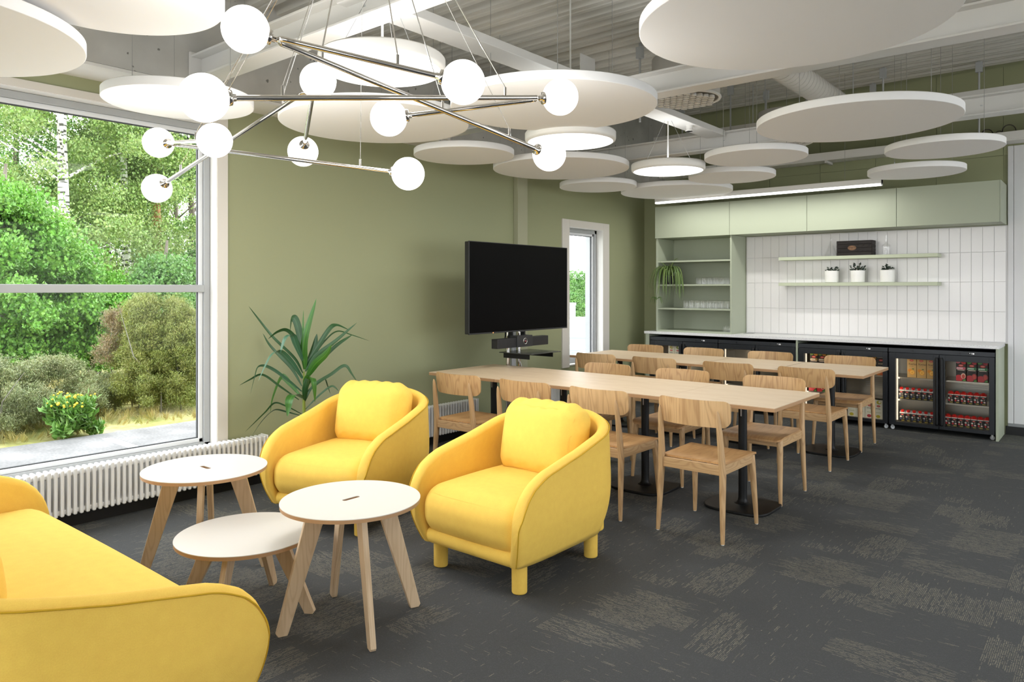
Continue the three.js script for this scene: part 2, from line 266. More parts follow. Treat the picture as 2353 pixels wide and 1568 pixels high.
{ // kitchen wall: green board panels above, tiles between counter and cabinets, white boards to the right
  const w = struct('wall_back', [box(-0.25, ROOM.x1 + 0.2, 0, 4.1, ROOM.z0 - 0.2, ROOM.z0 - 0.012)], M.wallGreen);
  const xs = [0, 0.532, 1.117, 1.702, 2.287, 2.871, 3.457, 4.041, 4.626, 5.211], ys = [0, 2.775, 3.66];
  for (let i = 0; i + 1 < xs.length; i++) for (let j = 0; j < 2; j++) {
    if (j === 0 && i > 6) continue;
    mesh('wall_panel', box(xs[i] + 0.002, xs[i + 1] - 0.002, ys[j] + 0.002, ys[j + 1] - 0.002, ROOM.z0 - 0.012, ROOM.z0), M.wallGreen, w);
  }
  for (const [a, b] of [[4.0785, 4.125], [4.128, 5.3], [5.303, 6.5], [6.503, 8.5]]) mesh('white_board', box(a, b, 0.115, 2.86, ROOM.z0 - 0.012, ROOM.z0 + 0.014, 0.003), M.whiteWall, w);
  mesh('skirting', box(4.0785, 8.5, 0.085, 0.115, ROOM.z0 - 0.012, ROOM.z0 + 0.012), std('#8a8c8e', 0.6), w);
  struct('baseboard_back', [box(4.06, 8.5, 0, 0.085, ROOM.z0, ROOM.z0 + 0.008)], M.black);
  const tiles = structGroup('wall_tiles'), tw = 0.0975, tg = [cbox(tw - 0.0018, 0.299, 0.008, 0, 0, 0, 0.002), cbox(tw - 0.0018, 0.2535, 0.008, 0, 0, 0, 0.002)];
  mesh('grout', box(1.418, 4.078, 0.9, 2.078, ROOM.z0 + 0.0005, ROOM.z0 + 0.008), M.grout, tiles);
  reseed(31);
  for (let i = 0; i < 27; i++) for (let j = 0; j < 4; j++) { const t = mesh('tile', tg[j === 3 ? 1 : 0], M.tile, tiles); t.position.set(1.43 + tw * (i + 0.5), j === 3 ? 1.945 : 1.065 + 0.3005 * j, ROOM.z0 + 0.0115); t.rotation.set(rnd(-0.006, 0.006), rnd(-0.006, 0.006), 0); }
}
// the two walls behind and beside the camera get unseen window bands, placed to light ceiling discs and room
{
  const band = (holes, a, b, f) => { const parts = []; let q = a; for (const [p, r, y0, y1] of holes) { parts.push(f(q, p, 0, 4.1), f(p, r, 0, y0), f(p, r, y1, 4.1)); q = r; } parts.push(f(q, b, 0, 4.1)); return parts; };
  const rear = [[0.5, 2.9, 0.2, 2.62], [3.1, 5.5, 0.2, 2.62], [5.7, 8.1, 0.2, 2.62]], right = [[-8.0, -5.6, 0.2, 2.62], [-5.4, -3.0, 0.2, 2.62]];
  struct('wall_rear', band(rear, -0.25, ROOM.x1 + 0.2, (a, b, y0, y1) => box(a, b, y0, y1, ROOM.z1, ROOM.z1 + 0.2)), M.whiteWall); struct('wall_right', band(right, ROOM.z0 - 0.2, ROOM.z1, (a, b, y0, y1) => box(ROOM.x1, ROOM.x1 + 0.2, y0, y1, a, b)), M.whiteWall);
  rear.forEach((r, i) => windowAt(4 + i, r, { at: [0, 0, ROOM.z1], turn: PI / 2 })); right.forEach(([a, b, c, d], i) => windowAt(7 + i, [-b, -a, c, d], { at: [ROOM.x1, 0, 0], turn: PI }));
}
{ // corrugated roof deck, ribs run across the room
  const pts = [], pitch = 0.235, dep = 0.075; let z = ROOM.z0 - 0.2;
  while (z < ROOM.z1 + 0.2) { for (const [dz, dy] of [[0, 0], [0.045, 0], [0.055, 0.008], [0.07, 0.008], [0.08, 0], [0.12, 0], [0.155, dep], [0.172, dep], [0.178, dep + 0.007], [0.186, dep + 0.007], [0.192, dep], [0.205, dep]]) pts.push([z + dz, deckY(z + dz) + dy]); z += pitch; }
  pts.push([z, deckY(z)], [z, deckY(z) + 0.45], [ROOM.z0 - 0.2, deckY(ROOM.z0) + 0.45]);
  const sh = new THREE.Shape(pts.map((q) => new THREE.Vector2(-q[0], q[1])));
  const g = new THREE.ExtrudeGeometry(sh, { depth: ROOM.x1 + 0.45, bevelEnabled: false }); g.rotateY(PI / 2); g.translate(-0.25, 0, 0);
  struct('ceiling', g, M.deck);
}
// ───────────────────────── steel, ducts and trays under the roof ─────────────────────────
function iBeam(z, label) {
  const t = thing('steel_beam', label, 'beam', [0, 0, z], 0, 'white steel roof beams'), x0 = 0.335, x1 = 8.5;
  mesh('bottom_flange', box(x0, x1, 2.79, 2.804, -0.075, 0.075, 0.003), M.beam, t); mesh('top_flange', box(x0, x1, 2.936, 2.95, -0.075, 0.075, 0.003), M.beam, t); mesh('web', box(x0, x1, 2.804, 2.936, -0.006, 0.006), M.beam, t);
  mesh('end_plate', box(x0 - 0.004, x0 + 0.012, 2.77, 2.97, -0.085, 0.085, 0.003), M.beam, t);
  for (const x of [2.0, 4.1, 6.2]) mesh('bolt', [cyl(0.009, 0.009, 0.008, x, 2.87, 0.004, 8).rotateX(0)], M.galv, t);
}
iBeam(-2.35, 'white steel roof beam above the globe chandelier'); iBeam(-4.55, 'white steel roof beam in front of the round perforated air diffuser'); iBeam(-6.7, 'white steel roof beam where the long flat box section ends');
{
  const t = thing('box_beam', 'long flat white box section running from beam to beam under the roof', 'beam', [1.95, 0, 0]);
  mesh('body', box(-0.095, 0.095, 2.9, 2.955, -6.62, -2.28, 0.004), M.beam, t); mesh('fixing_plate', box(-0.004, 0.004, 2.955, 3.14, -4.52, -4.33, 0.002), M.beam, t);
  mesh('sensor', [cyl(0.03, 0.03, 0.05, 0.03, 2.85, -6.0, 20), cyl(0.034, 0.034, 0.012, 0.03, 2.85, -6.0, 20)], M.white, t);
}
function diffuser(z, label) {
  const t = thing('air_diffuser', label, 'air diffuser', [2.41, 0, z], 0, 'round air diffusers');
  mesh('plenum', lathe([[0.24, 2.88], [0.25, 2.88], [0.25, 3.18], [0, 3.18], [0, 3.17], [0.24, 3.17], [0.24, 2.88]], 48), M.duct, t); mesh('rim', new THREE.TorusGeometry(0.25, 0.012, 8, 48).rotateX(PI / 2).translate(0, 2.88, 0), M.white, t);
  for (const s of [-1, 1]) mesh('hanger', rod([s * 0.2, 3.17, 0], [s * 0.2, deckY(z) + 0.01, 0], 0.004), M.galv, t);
  const n = []; for (let i = -4; i <= 4; i++) for (let j = -4; j <= 4; j++) { const x = i * 0.052 + (j % 2 ? 0.026 : 0), y = j * 0.046; if (x * x + y * y < 0.215 ** 2) n.push([x, y]); }
  for (const [x, y] of n) { const g = lathe([[0.0, 0.0], [0.012, -0.004], [0.02, -0.016], [0.024, -0.02], [0.0225, -0.006], [0.021, 0.002]], 10); g.translate(x, 2.872, y); mesh('nozzle', g, M.white, t); }
}
diffuser(-5.06, 'round white perforated air diffuser beside the middle roof beam'); diffuser(-7.2, 'round air diffuser partly behind a large disc near the kitchen');
{
  const t = thing('spiral_duct', 'white spiral seam ventilation duct running towards the kitchen wall', 'duct'), g = new THREE.CylinderGeometry(0.1, 0.1, 3.0, 40, 1, true); g.rotateX(PI / 2); g.translate(2.98, 3.11, -6.0);
  mesh('pipe', g, M.duct, t); const pts = []; for (let i = 0; i <= 720; i++) { const a = i / 720 * 40 * 2 * PI; pts.push(V(2.98 + 0.1015 * Math.cos(a), 3.11 + 0.1015 * Math.sin(a), -4.5 - i / 720 * 3.0)); }
  mesh('spiral_seam', tube(pts, 0.0022, 900, 5), M.duct, t); mesh('coupling', [cyl(0.106, 0.106, 0.12, 0, 0, 0, 40).rotateX(PI / 2).translate(2.98, 3.11, -4.75)], M.duct, t);
  mesh('hanger', [rod([2.98, 3.2, -5.6], [2.98, 3.52, -5.6], 0.004)], M.galv, t); mesh('hanger', [rod([2.98, 3.2, -7.4], [2.98, 3.62, -7.4], 0.004)], M.galv, t);
}
{
  let t = thing('cable_rail', 'slim white cable rail hung high in front of the green kitchen wall', 'rail', [0, 0, -7.6]);
  mesh('rail', box(0.76, 8.4, 3.155, 3.205, -0.03, 0.03, 0.004), M.beam, t); mesh('socket', box(1.0, 1.05, 3.13, 3.155, -0.02, 0.02, 0.003), M.white, t);
  for (const x of [1.93, 4.9, 7.4]) mesh('hanger', rod([x, 3.205, 0], [x, deckY(-7.6), 0], 0.005), M.galv, t);
  t = thing('cable_tray', 'white cable tray fixed along the kitchen wall above the cabinets', 'cable tray', [0, 0, ROOM.z0 + 0.02]);
  mesh('tray', [box(0.35, 8.45, 2.875, 2.887, 0, 0.22, 0.003), box(0.35, 8.45, 2.887, 2.965, 0.208, 0.22, 0.003)], M.beam, t);
  for (let x = 0.9; x < 8.4; x += 1.5) mesh('bracket', box(x, x + 0.03, 2.85, 2.875, 0, 0.2, 0.002), M.beam, t);
  for (const [x, r] of [[3.92, 0.05], [4.02, 0.035], [4.1, 0.06]]) mesh('cable_coil', new THREE.TorusGeometry(r, 0.005, 6, 20).rotateY(0.5).translate(x, 2.93 + r, 0.1), std('#4a463f', 0.7), t);
}
{ // grey drop boxes with rods
  reseed(9);
  for (const [x, z, len, lab] of [[1.79, -5.46, 0.55, 'grey drop box and rod by the big disc over the table'], [1.75, -7.44, 0.6, 'grey drop box and rod above the round lamp near the kitchen'], [1.93, -7.98, 0.42, 'grey drop box and rod left of the spiral duct'], [0.93, -7.96, 0.4, 'grey drop box and rod by the end of the cable rail'], [3.13, -7.89, 0.42, 'grey drop box and rod right of the spiral duct'], [2.88, -8.55, 0.5, 'small grey drop box close to the green kitchen wall'], [3.88, -8.34, 0.72, 'grey drop box with long rod down to the cable tray']]) {
    const t = thing('drop_box', lab, 'fixing', [x, deckY(z), z], 0, 'grey ceiling drop boxes');
    mesh('box', box(-0.03, 0.03, -0.11, -0.01, -0.02, 0.02, 0.004), M.galv, t); mesh('bracket', box(-0.01, 0.01, -0.02, 0.02, -0.006, 0.006, 0.001), M.galv, t); mesh('rod', rod([0, -0.1, 0], [0.0, -0.1 - len, 0], 0.009), M.galv, t);
  }
}
// ───────────────────────── acoustic discs and round lamps ─────────────────────────
const lights = [];
function addRect(name, w, h, p, look, L, col) { const l = new THREE.RectAreaLight(col, L, w, h); l.name = name; l.position.set(...p); l.lookAt(...look); scene.add(l); lights.push(l); }
const wireR = 0.0016;
function disc(x, z, R, label, y = 2.505) {
  const t = thing('acoustic_disc', label, 'acoustic panel', [x, y, z], 0, R > 0.5 ? 'large round acoustic discs' : 'small round acoustic discs');
  mesh('panel', lathe([[0, 0], [R - 0.004, 0], [R, 0.004], [R, 0.046], [R - 0.004, 0.05], [0, 0.05]], 96), M.disc, t);
  for (let k = 0; k < 3; k++) { const a = k / 3 * 2 * PI + 0.6 + x, hx = Math.cos(a) * R * 0.72, hz = Math.sin(a) * R * 0.72; mesh('wire', rod([hx, 0.05, hz], [hx, deckY(z + hz) - y, hz], wireR, 5), M.wire, t); mesh('wire_grip', cyl(0.005, 0.005, 0.03, hx, 0.05, hz, 8), M.galv, t); }
}
disc(0.791, -1.987, 0.4, 'small white acoustic disc hung right in front of the tall window'); disc(1.239, -3.045, 0.6, 'large white acoustic disc hung above the leafy floor plant'); disc(2.375, -3.432, 0.6, 'large white acoustic disc under the flat box section by the chandelier');
disc(0.902, -4.227, 0.4, 'small white acoustic disc next to the green wall before the television'); disc(1.117, -5.243, 0.6, 'large white acoustic disc above the television'); disc(0.738, -6.426, 0.4, 'small white acoustic disc near the narrow window');
disc(1.179, -7.313, 0.6, 'large white acoustic disc in the corner by the green shelf unit'); disc(2.083, -6.679, 0.4, 'small white acoustic disc just behind the third round lamp'); disc(2.655, -5.804, 0.4, 'small white acoustic disc between the perforated diffuser and the kitchen lamp');
disc(3.623, -4.992, 0.6, 'large white acoustic disc hung below the spiral duct'); disc(3.892, -6.377, 0.4, 'small white acoustic disc in front of the white board wall'); disc(3.491, -7.502, 0.4, 'small white acoustic disc at the right end of the strip lamp');
disc(3.91, -2.959, 0.6, 'large white acoustic disc hung beyond the chandelier near the middle of the room'); disc(2.096, -1.09, 0.4, 'small white acoustic disc above the sofa beside the chandelier'); disc(1.358, -0.654, 0.6, 'large white acoustic disc above the window end of the sofa', 2.43);
function roundLamp(x, z, y, label, group) {
  const t = thing('round_lamp', label, 'lamp', [x, y, z], 0, 'round ceiling lamps'), R = 0.315;
  mesh('housing', lathe([[R - 0.02, 0.0], [R - 0.004, 0.008], [R, 0.02], [R, 0.06], [R - 0.006, 0.068], [0, 0.068]], 72), M.white, t); mesh('diffuser', lathe([[0, 0.004], [0.296, 0.004], [0.296, 0.02], [0, 0.02]], 72), M.diffuser, t);
  mesh('unseen_top_glow', lathe([[0, 0.072], [0.2, 0.072], [0.205, 0.068], [0, 0.068]], 48), M.diffuser, t); addRect('unseen_uplight', 0.38, 0.38, [x, y + 0.078, z], [x, y + 1, z], LIGHT.up, new THREE.Color(1, 1, 0.99));  // unseen upward glow and light, placed to brighten the roof deck
  mesh('cord', rod([0, 0.068, 0], [0, deckY(z) - y, 0], 0.006, 8), M.white, t);
  for (let k = 0; k < 3; k++) { const a = k / 3 * 2 * PI, hx = Math.cos(a) * 0.22, hz = Math.sin(a) * 0.22; mesh('wire', rod([hx, 0.068, hz], [0, 0.5, 0], wireR, 5), M.wire, t); }
  addRect('round_lamp_light', 0.52, 0.52, [x, y - 0.004, z], [x, y - 1, z], LIGHT.disc, new THREE.Color(1, 1, 0.99));
}
roundLamp(2.082, -2.391, 2.54, 'round white lamp glowing behind the chandelier'); roundLamp(1.994, -4.146, 2.465, 'round white lamp glowing under the large disc by the television'); roundLamp(1.916, -5.723, 2.465, 'round white lamp glowing on a cord over the dining tables');
roundLamp(5.6, -4.2, 2.48, 'unseen round white lamp over the open floor'); roundLamp(5.4, -0.9, 2.48, 'unseen round white lamp over the walkway'); roundLamp(3.4, 1.6, 2.48, 'unseen round white lamp behind the sofa');  // these three are out of view, placed to light the room from there
{
  const t = thing('strip_lamp', 'long white linear strip lamp hung in front of the wall cabinets', 'lamp', [1.885, 2.465, -7.85]), h = 1.245;
  mesh('housing', [box(-h, h, 0.012, 0.075, -0.03, 0.03, 0.003), box(-h, -h + 0.004, 0, 0.07, -0.03, 0.03), box(h - 0.004, h, 0, 0.07, -0.03, 0.03)], M.white, t); mesh('diffuser', box(-h + 0.004, h - 0.004, 0, 0.024, -0.029, 0.0305, 0.006), M.stripGlow, t);
  for (const x of [-0.9, 0.9]) mesh('wire', rod([x, 0.075, 0], [x, deckY(-7.85) - 2.465, 0], wireR, 5), M.wire, t);
  addRect('strip_lamp_light', 2.46, 0.056, [1.885, 2.461, -7.85], [1.885, 1, -7.85], LIGHT.strip, new THREE.Color(1, 0.99, 0.95));
}
{ // globe chandelier: four tilted pairs of chrome arms, twelve globes
  const G = [[2.607, 2.342, -1.341], [2.591, 2.081, -1.201], [1.67, 2.142, -1.728], [2.161, 2.38, -1.953], [3.091, 2.198, -1.917], [3.018, 2.298, -2.617], [2.462, 2.197, -2.106], [2.819, 2.093, -2.801], [1.55, 2.186, -2.29], [0.929, 2.238, -1.804], [0.776, 2.011, -1.865], [2.261, 2.008, -2.401]].map((q) => V(...q));
  const t = thing('chandelier', 'chrome chandelier of crossing arms with twelve glowing white globes', 'chandelier'), R = 0.08, can = V(2.45, deckY(-1.98) - 0.03, -1.98);
  mesh('canopy', lathe([[0, 0], [0.075, 0], [0.08, 0.006], [0.08, 0.03], [0, 0.03]], 40).translate(can.x, can.y, can.z), M.chrome, t);
  const sph = new THREE.SphereGeometry(R, 48, 32), caps = [];
  const capAt = (i, dir) => caps.push([i, dir]);
  for (const [a, b, c] of [[0, 4, 7], [5, 1, 6], [3, 10, 8], [9, 2, 11]]) {
    const d1 = G[b].clone().sub(G[a]).normalize(), d2 = G[c].clone().sub(G[a]).normalize(), bis = d1.clone().add(d2).normalize(), J = G[a].clone().addScaledVector(bis, R + 0.02);
    capAt(a, bis);
    for (const [e, d] of [[b, d1], [c, d2]]) {
      const end = G[e].clone().addScaledVector(d, -R), b1 = J.clone().addScaledVector(bis, 0.02).addScaledVector(d.clone().sub(bis).normalize(), 0.022), dd = end.clone().sub(b1).normalize();
      mesh('arm', tube([J, J.clone().addScaledVector(bis, 0.012), b1, b1.clone().addScaledVector(dd, 0.06), end.clone().addScaledVector(dd, -0.1), end], 0.0105, 60, 14), M.chrome, t); capAt(e, d.clone().negate());
      const L = end.distanceTo(b1), k = L > 1 ? [0.13, 0.86] : [0.72];
      for (const q of k) { const p = b1.clone().lerp(end, q); mesh('cable_clip', cyl(0.006, 0.006, 0.035, p.x, p.y + 0.008, p.z, 8), M.chrome, t); mesh('cable', rod([p.x, p.y + 0.04, p.z], [can.x + (p.x - can.x) * 0.05, can.y, can.z + (p.z - can.z) * 0.05], q > 0.8 ? 0.0014 : 0.0026, 6), M.chrome, t); }
    }
  }
  G.forEach((p, i) => {
    const g = mesh('globe', sph, M.globe, t); g.position.copy(p);
    for (const [k, d] of caps) if (k === i) { const c = mesh('cap', lathe([[0, 0.02], [0.012, 0.02], [0.013, 0.008], [0.026, 0.006], [0.028, -0.006], [0.022, -0.012]], 24), M.chrome, g); c.quaternion.setFromUnitVectors(V(0, 1, 0), d); c.position.copy(d).multiplyScalar(R + 0.002); }
    const l = new THREE.PointLight(new THREE.Color(1, 0.975, 0.945), LIGHT.globe, 0, 2); l.name = 'globe_light'; l.position.copy(p); l.shadow.radius = 4; scene.add(l); lights.push(l);
  });
}

// ───────────────────────── yellow upholstery ─────────────────────────
function lerpTable(tb, q) { for (let i = 1; i < tb.length; i++) if (q <= tb[i][0]) { const [a, b] = tb[i - 1], [c, d] = tb[i]; return b + (d - b) * (q - a) / (c - a); } return tb[tb.length - 1][1]; }
const ARM = [[0, 0.27], [0.004, 0.335], [0.012, 0.385], [0.03, 0.442], [0.06, 0.494], [0.1, 0.534], [0.15, 0.563], [0.21, 0.585], [0.34, 0.612], [0.48, 0.64], [0.62, 0.675], [0.77, 0.714], [0.9, 0.742], [1.02, 0.762], [1.25, 0.775]];
function shellGeometry(W) { // tub shell: arms run into the back, rounded edges, tucked-in foot
  const th = 0.064, a = W / 2 - th / 2, zf = 0.44, zb = -0.5 + th / 2, rc = 0.25, yb = 0.145, path = [];
  const push = (x, z, nx, zn, tx, tz) => path.push({ x, z, nx, nz: zn, tx, tz });
  const qs = []; for (let i = 0; i <= 14; i++) qs.push(0.12 * (1 - Math.cos(i / 14 * PI / 2))); for (let i = 1; i <= 12; i++) qs.push(0.12 + (zf - zb - rc - 0.12) * i / 12);
  for (const q of qs) push(-a, zf - q, -1, 0, 0, 1);
  for (let i = 1; i <= 16; i++) { const t = i / 16 * PI / 2; push(-a + rc - rc * Math.cos(t), zb + rc - rc * Math.sin(t), -Math.cos(t), -Math.sin(t), -Math.sin(t), Math.cos(t)); }
  for (let i = 1; i <= 8; i++) push((-a + rc) * (1 - i / 8), zb, 0, -1, -1, 0);
  const half = path.slice(); for (let i = half.length - 2; i >= 0; i--) { const p = half[i]; push(-p.x, p.z, -p.nx, p.nz, -p.tx, p.tz); }
  const len = [0]; for (let i = 1; i < path.length; i++) len.push(len[i - 1] + Math.hypot(path[i].x - path[i - 1].x, path[i].z - path[i - 1].z));
  const total = len[len.length - 1], pos = [], uv = [], idx = [], pipe = [], pipeFront = [[], []], NO = 14, NC = 8, NI = 12;
  path.forEach((p, i) => {
    const q = Math.min(len[i], total - len[i]), top = lerpTable(ARM, q), hs = th / 2 * Math.sqrt(Math.max(0, 1 - (1 - Math.min(1, q / (th / 2))) ** 2)), ring = [];
    const tip = Math.max(0, 1 - q / 0.3);
    const at = (side, y) => {
      const low = Math.max(0, 1 - (y - yb) / 0.26), tuck = 0.06 * low * low + 0.012 * Math.max(0, (y - 0.45) / 0.3), lean = (p.nx === 0 ? 0.0 : 0);
      const off = side * hs - tuck + lean, back = 0.055 * low * low * tip;
      return [p.x + p.nx * off - 0.02 * tip * tip * Math.sign(p.x), y, p.z + p.nz * off - back];
    };
    const ye = top - hs;
    for (let k = 0; k <= NO; k++) ring.push(at(1, yb + (ye - yb) * k / NO));
    for (let k = 1; k < NC; k++) { const an = k / NC * PI; const c = at(Math.cos(an), ye); ring.push([c[0], ye + hs * Math.sin(an), c[2]]); }
    for (let k = 0; k <= NI; k++) ring.push(at(-1, ye + (yb - ye) * k / NI));
    let L = 0; ring.forEach((c, k) => { if (k) L += Math.hypot(c[0] - ring[k - 1][0], c[1] - ring[k - 1][1], c[2] - ring[k - 1][2]); pos.push(...c); uv.push(len[i], L); });
    const c = at(1, ye); pipe.push(V(c[0] + p.nx * 0.002, ye + hs * 0.35, c[2] + p.nz * 0.002));
    if (i === 3 || i === path.length - 4) { const f = pipeFront[i === 3 ? 0 : 1]; for (let k = 0; k < 10; k++) { const y = yb + 0.005 + (ye - yb) * k / 10, e = at(1, y); f.push(V(e[0] + p.nx * 0.001, y, e[2] + 0.001)); } }
  });
  const R = NO + 1 + NC - 1 + NI + 1;
  for (let i = 0; i + 1 < path.length; i++) { for (let k = 0; k + 1 < R; k++) { const q = i * R + k; idx.push(q, q + 1, q + R, q + 1, q + R + 1, q + R); } const q = i * R + R - 1, s = i * R; idx.push(q, s, q + R, s, s + R, q + R); }
  const g = new THREE.BufferGeometry(); g.setAttribute('position', new THREE.Float32BufferAttribute(pos, 3)); g.setAttribute('uv', new THREE.Float32BufferAttribute(uv, 2)); g.setIndex(idx); g.computeVertexNormals();
  const line = [...pipeFront[0], ...pipe.slice(3, -3), ...pipeFront[1].reverse()];
  return { g, pipe: tube(line, 0.0028, 260, 6) };
}
function upholstered(name, label, category, W, p, turn, cushions) {
  const t = thing(name, label, category, p, turn), s = shellGeometry(W);
  const shell = mesh('shell', s.g, M.fabric, t); mesh('piping', s.pipe, M.seam, shell);
  mesh('base', box(-W / 2 + 0.1, W / 2 - 0.1, 0.125, 0.2, -0.4, 0.35, 0.02), M.fabric, t);
  mesh('front_roll', pillow(W - 0.19, 0.085, 0.085, 0.042, 0, 0, 0, 12).translate(0, 0.178, 0.352), M.fabric, t);
  const wrinkle = (k, q, hw, hh, hd) => { const e = Math.max(0, Math.abs(q.x) / hw - 0.9) / 0.1; if (e > 0) k.y += 0.003 * e * Math.sin(q.z * 120 + q.y * 60); };
  mesh('seat_cushion', pillow(W - 0.125, 0.255, 0.8, 0.11, 0.006, 0.022, 0.02, 34, wrinkle).translate(0, 0.308, 0.005), M.fabric, t);
  for (const [cx, cw, ch] of cushions) {
    const pleat = (k, q, hw, hh, hd) => { const top = Math.max(0, q.y / hh - 0.45) / 0.55, mid = 1 - Math.min(1, Math.abs(q.z) / hd * 0.6); k.z += Math.sign(q.z) * 0.0075 * top * Math.sin(q.x * 62 + 1.3 * Math.sin(q.x * 23)) * mid; k.y += 0.004 * top * Math.sin(q.x * 70 + 2); if (q.y < -0.7 * hh) k.z += 0.004 * Math.sin(q.x * 55); };
    const g = pillow(cw, ch, 0.19, 0.09, 0.008, 0.012, 0.05, 34, pleat); g.rotateX(-0.2); g.translate(cx, 0.42 + ch / 2 - 0.015, -0.245); mesh('back_cushion', g, M.fabric, t);
  }
  for (const x of [-1, 1]) for (const z of [0.3, -0.31]) mesh('leg', lathe([[0, 0.001], [0.034, 0.001], [0.037, 0.006], [0.038, 0.15], [0, 0.15]], 28).translate(x * (W / 2 - 0.135), 0, z), M.fabric, t);
  return t;
}
upholstered('armchair', 'yellow fabric tub armchair standing beside the dining chairs', 'armchair', 0.8, [2.46, 0, -2.99], 0, [[0, 0.53, 0.41]]);
upholstered('armchair', 'yellow fabric tub armchair in front of the leafy floor plant', 'armchair', 0.8, [1.152, 0, -2.927], 0.307, [[0, 0.53, 0.41]]);
upholstered('sofa', 'yellow fabric sofa with rounded arms facing the two armchairs', 'sofa', 2.0, [1.9, 0, -0.84], PI, [[-0.2, 0.58, 0.36], [0.42, 0.58, 0.36]]);

// ───────────────────────── coffee tables ─────────────────────────
function coffeeTable(label, x, z, h, legTurn, slotTurn) {
  const t = thing('coffee_table', label, 'coffee table', [x, 0, z]), R = 0.3;
  const shape = (r, hole) => { const s = new THREE.Shape(); s.absarc(0, 0, r, 0, 2 * PI, false); if (hole) { const q = new THREE.Path(); const a = 0.032, b = 0.0125; q.absarc(a, 0, b, -PI / 2, PI / 2, false); q.absarc(-a, 0, b, PI / 2, 3 * PI / 2, false); s.holes.push(q); } return s; };
  const ex = (r, d, hole) => { const g = new THREE.ExtrudeGeometry(shape(r, hole), { depth: d, bevelEnabled: false, curveSegments: 64 }); g.rotateX(-PI / 2); g.rotateY(slotTurn ?? 0); return metric(g, 'x'); };
  mesh('top', ex(R, 0.003, slotTurn !== undefined).translate(0, h - 0.003, 0), M.laminate, t); mesh('core', ex(R - 0.001, 0.015, slotTurn !== undefined).translate(0, h - 0.018, 0), M.plyEdge, t);
  mesh('cross_plate', [box(-0.17, 0.17, h - 0.03, h - 0.018, -0.03, 0.03, 0.003), box(-0.03, 0.03, h - 0.03, h - 0.018, -0.17, 0.17, 0.003)], M.ash, t).rotation.y = -legTurn;
  for (let k = 0; k < 4; k++) {
    const s = new THREE.Shape([[0.105, h - 0.02], [0.185, h - 0.02], [0.315, 0.012], [0.308, 0.001], [0.275, 0.001], [0.27, 0.012]].map((q) => new THREE.Vector2(...q)));
    const g = new THREE.ExtrudeGeometry(s, { depth: 0.019, bevelEnabled: true, bevelSize: 0.003, bevelThickness: 0.003, bevelSegments: 2 }); g.translate(0, 0, -0.0095); metric(g, 'y', k * 0.11, k * 0.3);
    const m = mesh('leg', g, M.ashPale, t); m.rotation.y = -(legTurn + k * PI / 2);
  }
}
coffeeTable('round white coffee table standing close to the radiator, with grip slot', 1.33, -1.86, 0.535, 0.6, 0);
coffeeTable('low round white coffee table tucked between the two taller ones', 1.9, -1.755, 0.35, 0.96);
coffeeTable('round white coffee table with grip slot in front of the armchairs', 2.343, -1.995, 0.533, 0.38, PI / 2);

// ───────────────────────── café tables ─────────────────────────
const ORD = ['first', 'second', 'third', 'fourth'];
function cafeTable() {
  const t = thing('cafe_table', '', 'table'), w = 0.735, d = 0.84, h = 0.74;
  mesh('table_top', metric(cbox(w - 0.002, 0.004, d, 0, h - 0.002, 0), 'x'), M.table, t); mesh('edge_band', metric(cbox(w - 0.002, 0.022, d, 0, h - 0.015, 0, 0.002), 'x'), M.plyEdge, t);
  mesh('spider', [box(-0.2, 0.2, h - 0.04, h - 0.026, -0.02, 0.02), box(-0.02, 0.02, h - 0.04, h - 0.026, -0.25, 0.25)], M.blackMetal, t);
  mesh('post', [cyl(0.028, 0.028, h - 0.06, 0, 0.03, 0, 28), lathe([[0.028, 0.1], [0.0285, 0.055], [0.032, 0.036], [0.042, 0.025], [0.055, 0.019]], 32)], M.blackMetal, t);
  const s = new THREE.Shape(); for (let i = 0; i <= 80; i++) { const a = i / 80 * 2 * PI, c = Math.cos(a), q = Math.sin(a), x = Math.sign(c) * Math.pow(Math.abs(c), 0.52) * 0.215, y = Math.sign(q) * Math.pow(Math.abs(q), 0.52) * 0.215; i ? s.lineTo(x, y) : s.moveTo(x, y); }
  const g = new THREE.ExtrudeGeometry(s, { depth: 0.008, bevelEnabled: true, bevelSize: 0.006, bevelThickness: 0.005, bevelSegments: 3 }); g.rotateX(-PI / 2); g.translate(0, 0.006, 0); mesh('base_plate', g, M.blackMetal, t);
  mesh('maker_mark', box(-0.004, 0.004, 0.6, 0.65, 0.0278, 0.0283), std('#b9b9b9', 0.5), t);
  return t;
}
const cafe = cafeTable();
for (let r = 0; r < 2; r++) for (let k = 0; k < 4; k++) {
  const lab = `${ORD[k]} oak veneer table from the green wall in the row beside the ${r ? 'fridges' : 'armchairs'}`, p = [(r ? 0.42 : 0.42) + 0.3675 + k * (r ? 0.725 : 0.735), 0, r ? -6.785 : -4.72];
  if (r || k) dup(cafe, p, 0, lab, 'oak café tables in two rows'); else { cafe.position.set(...p); tag(cafe, lab, 'table', 'oak café tables in two rows'); }
}
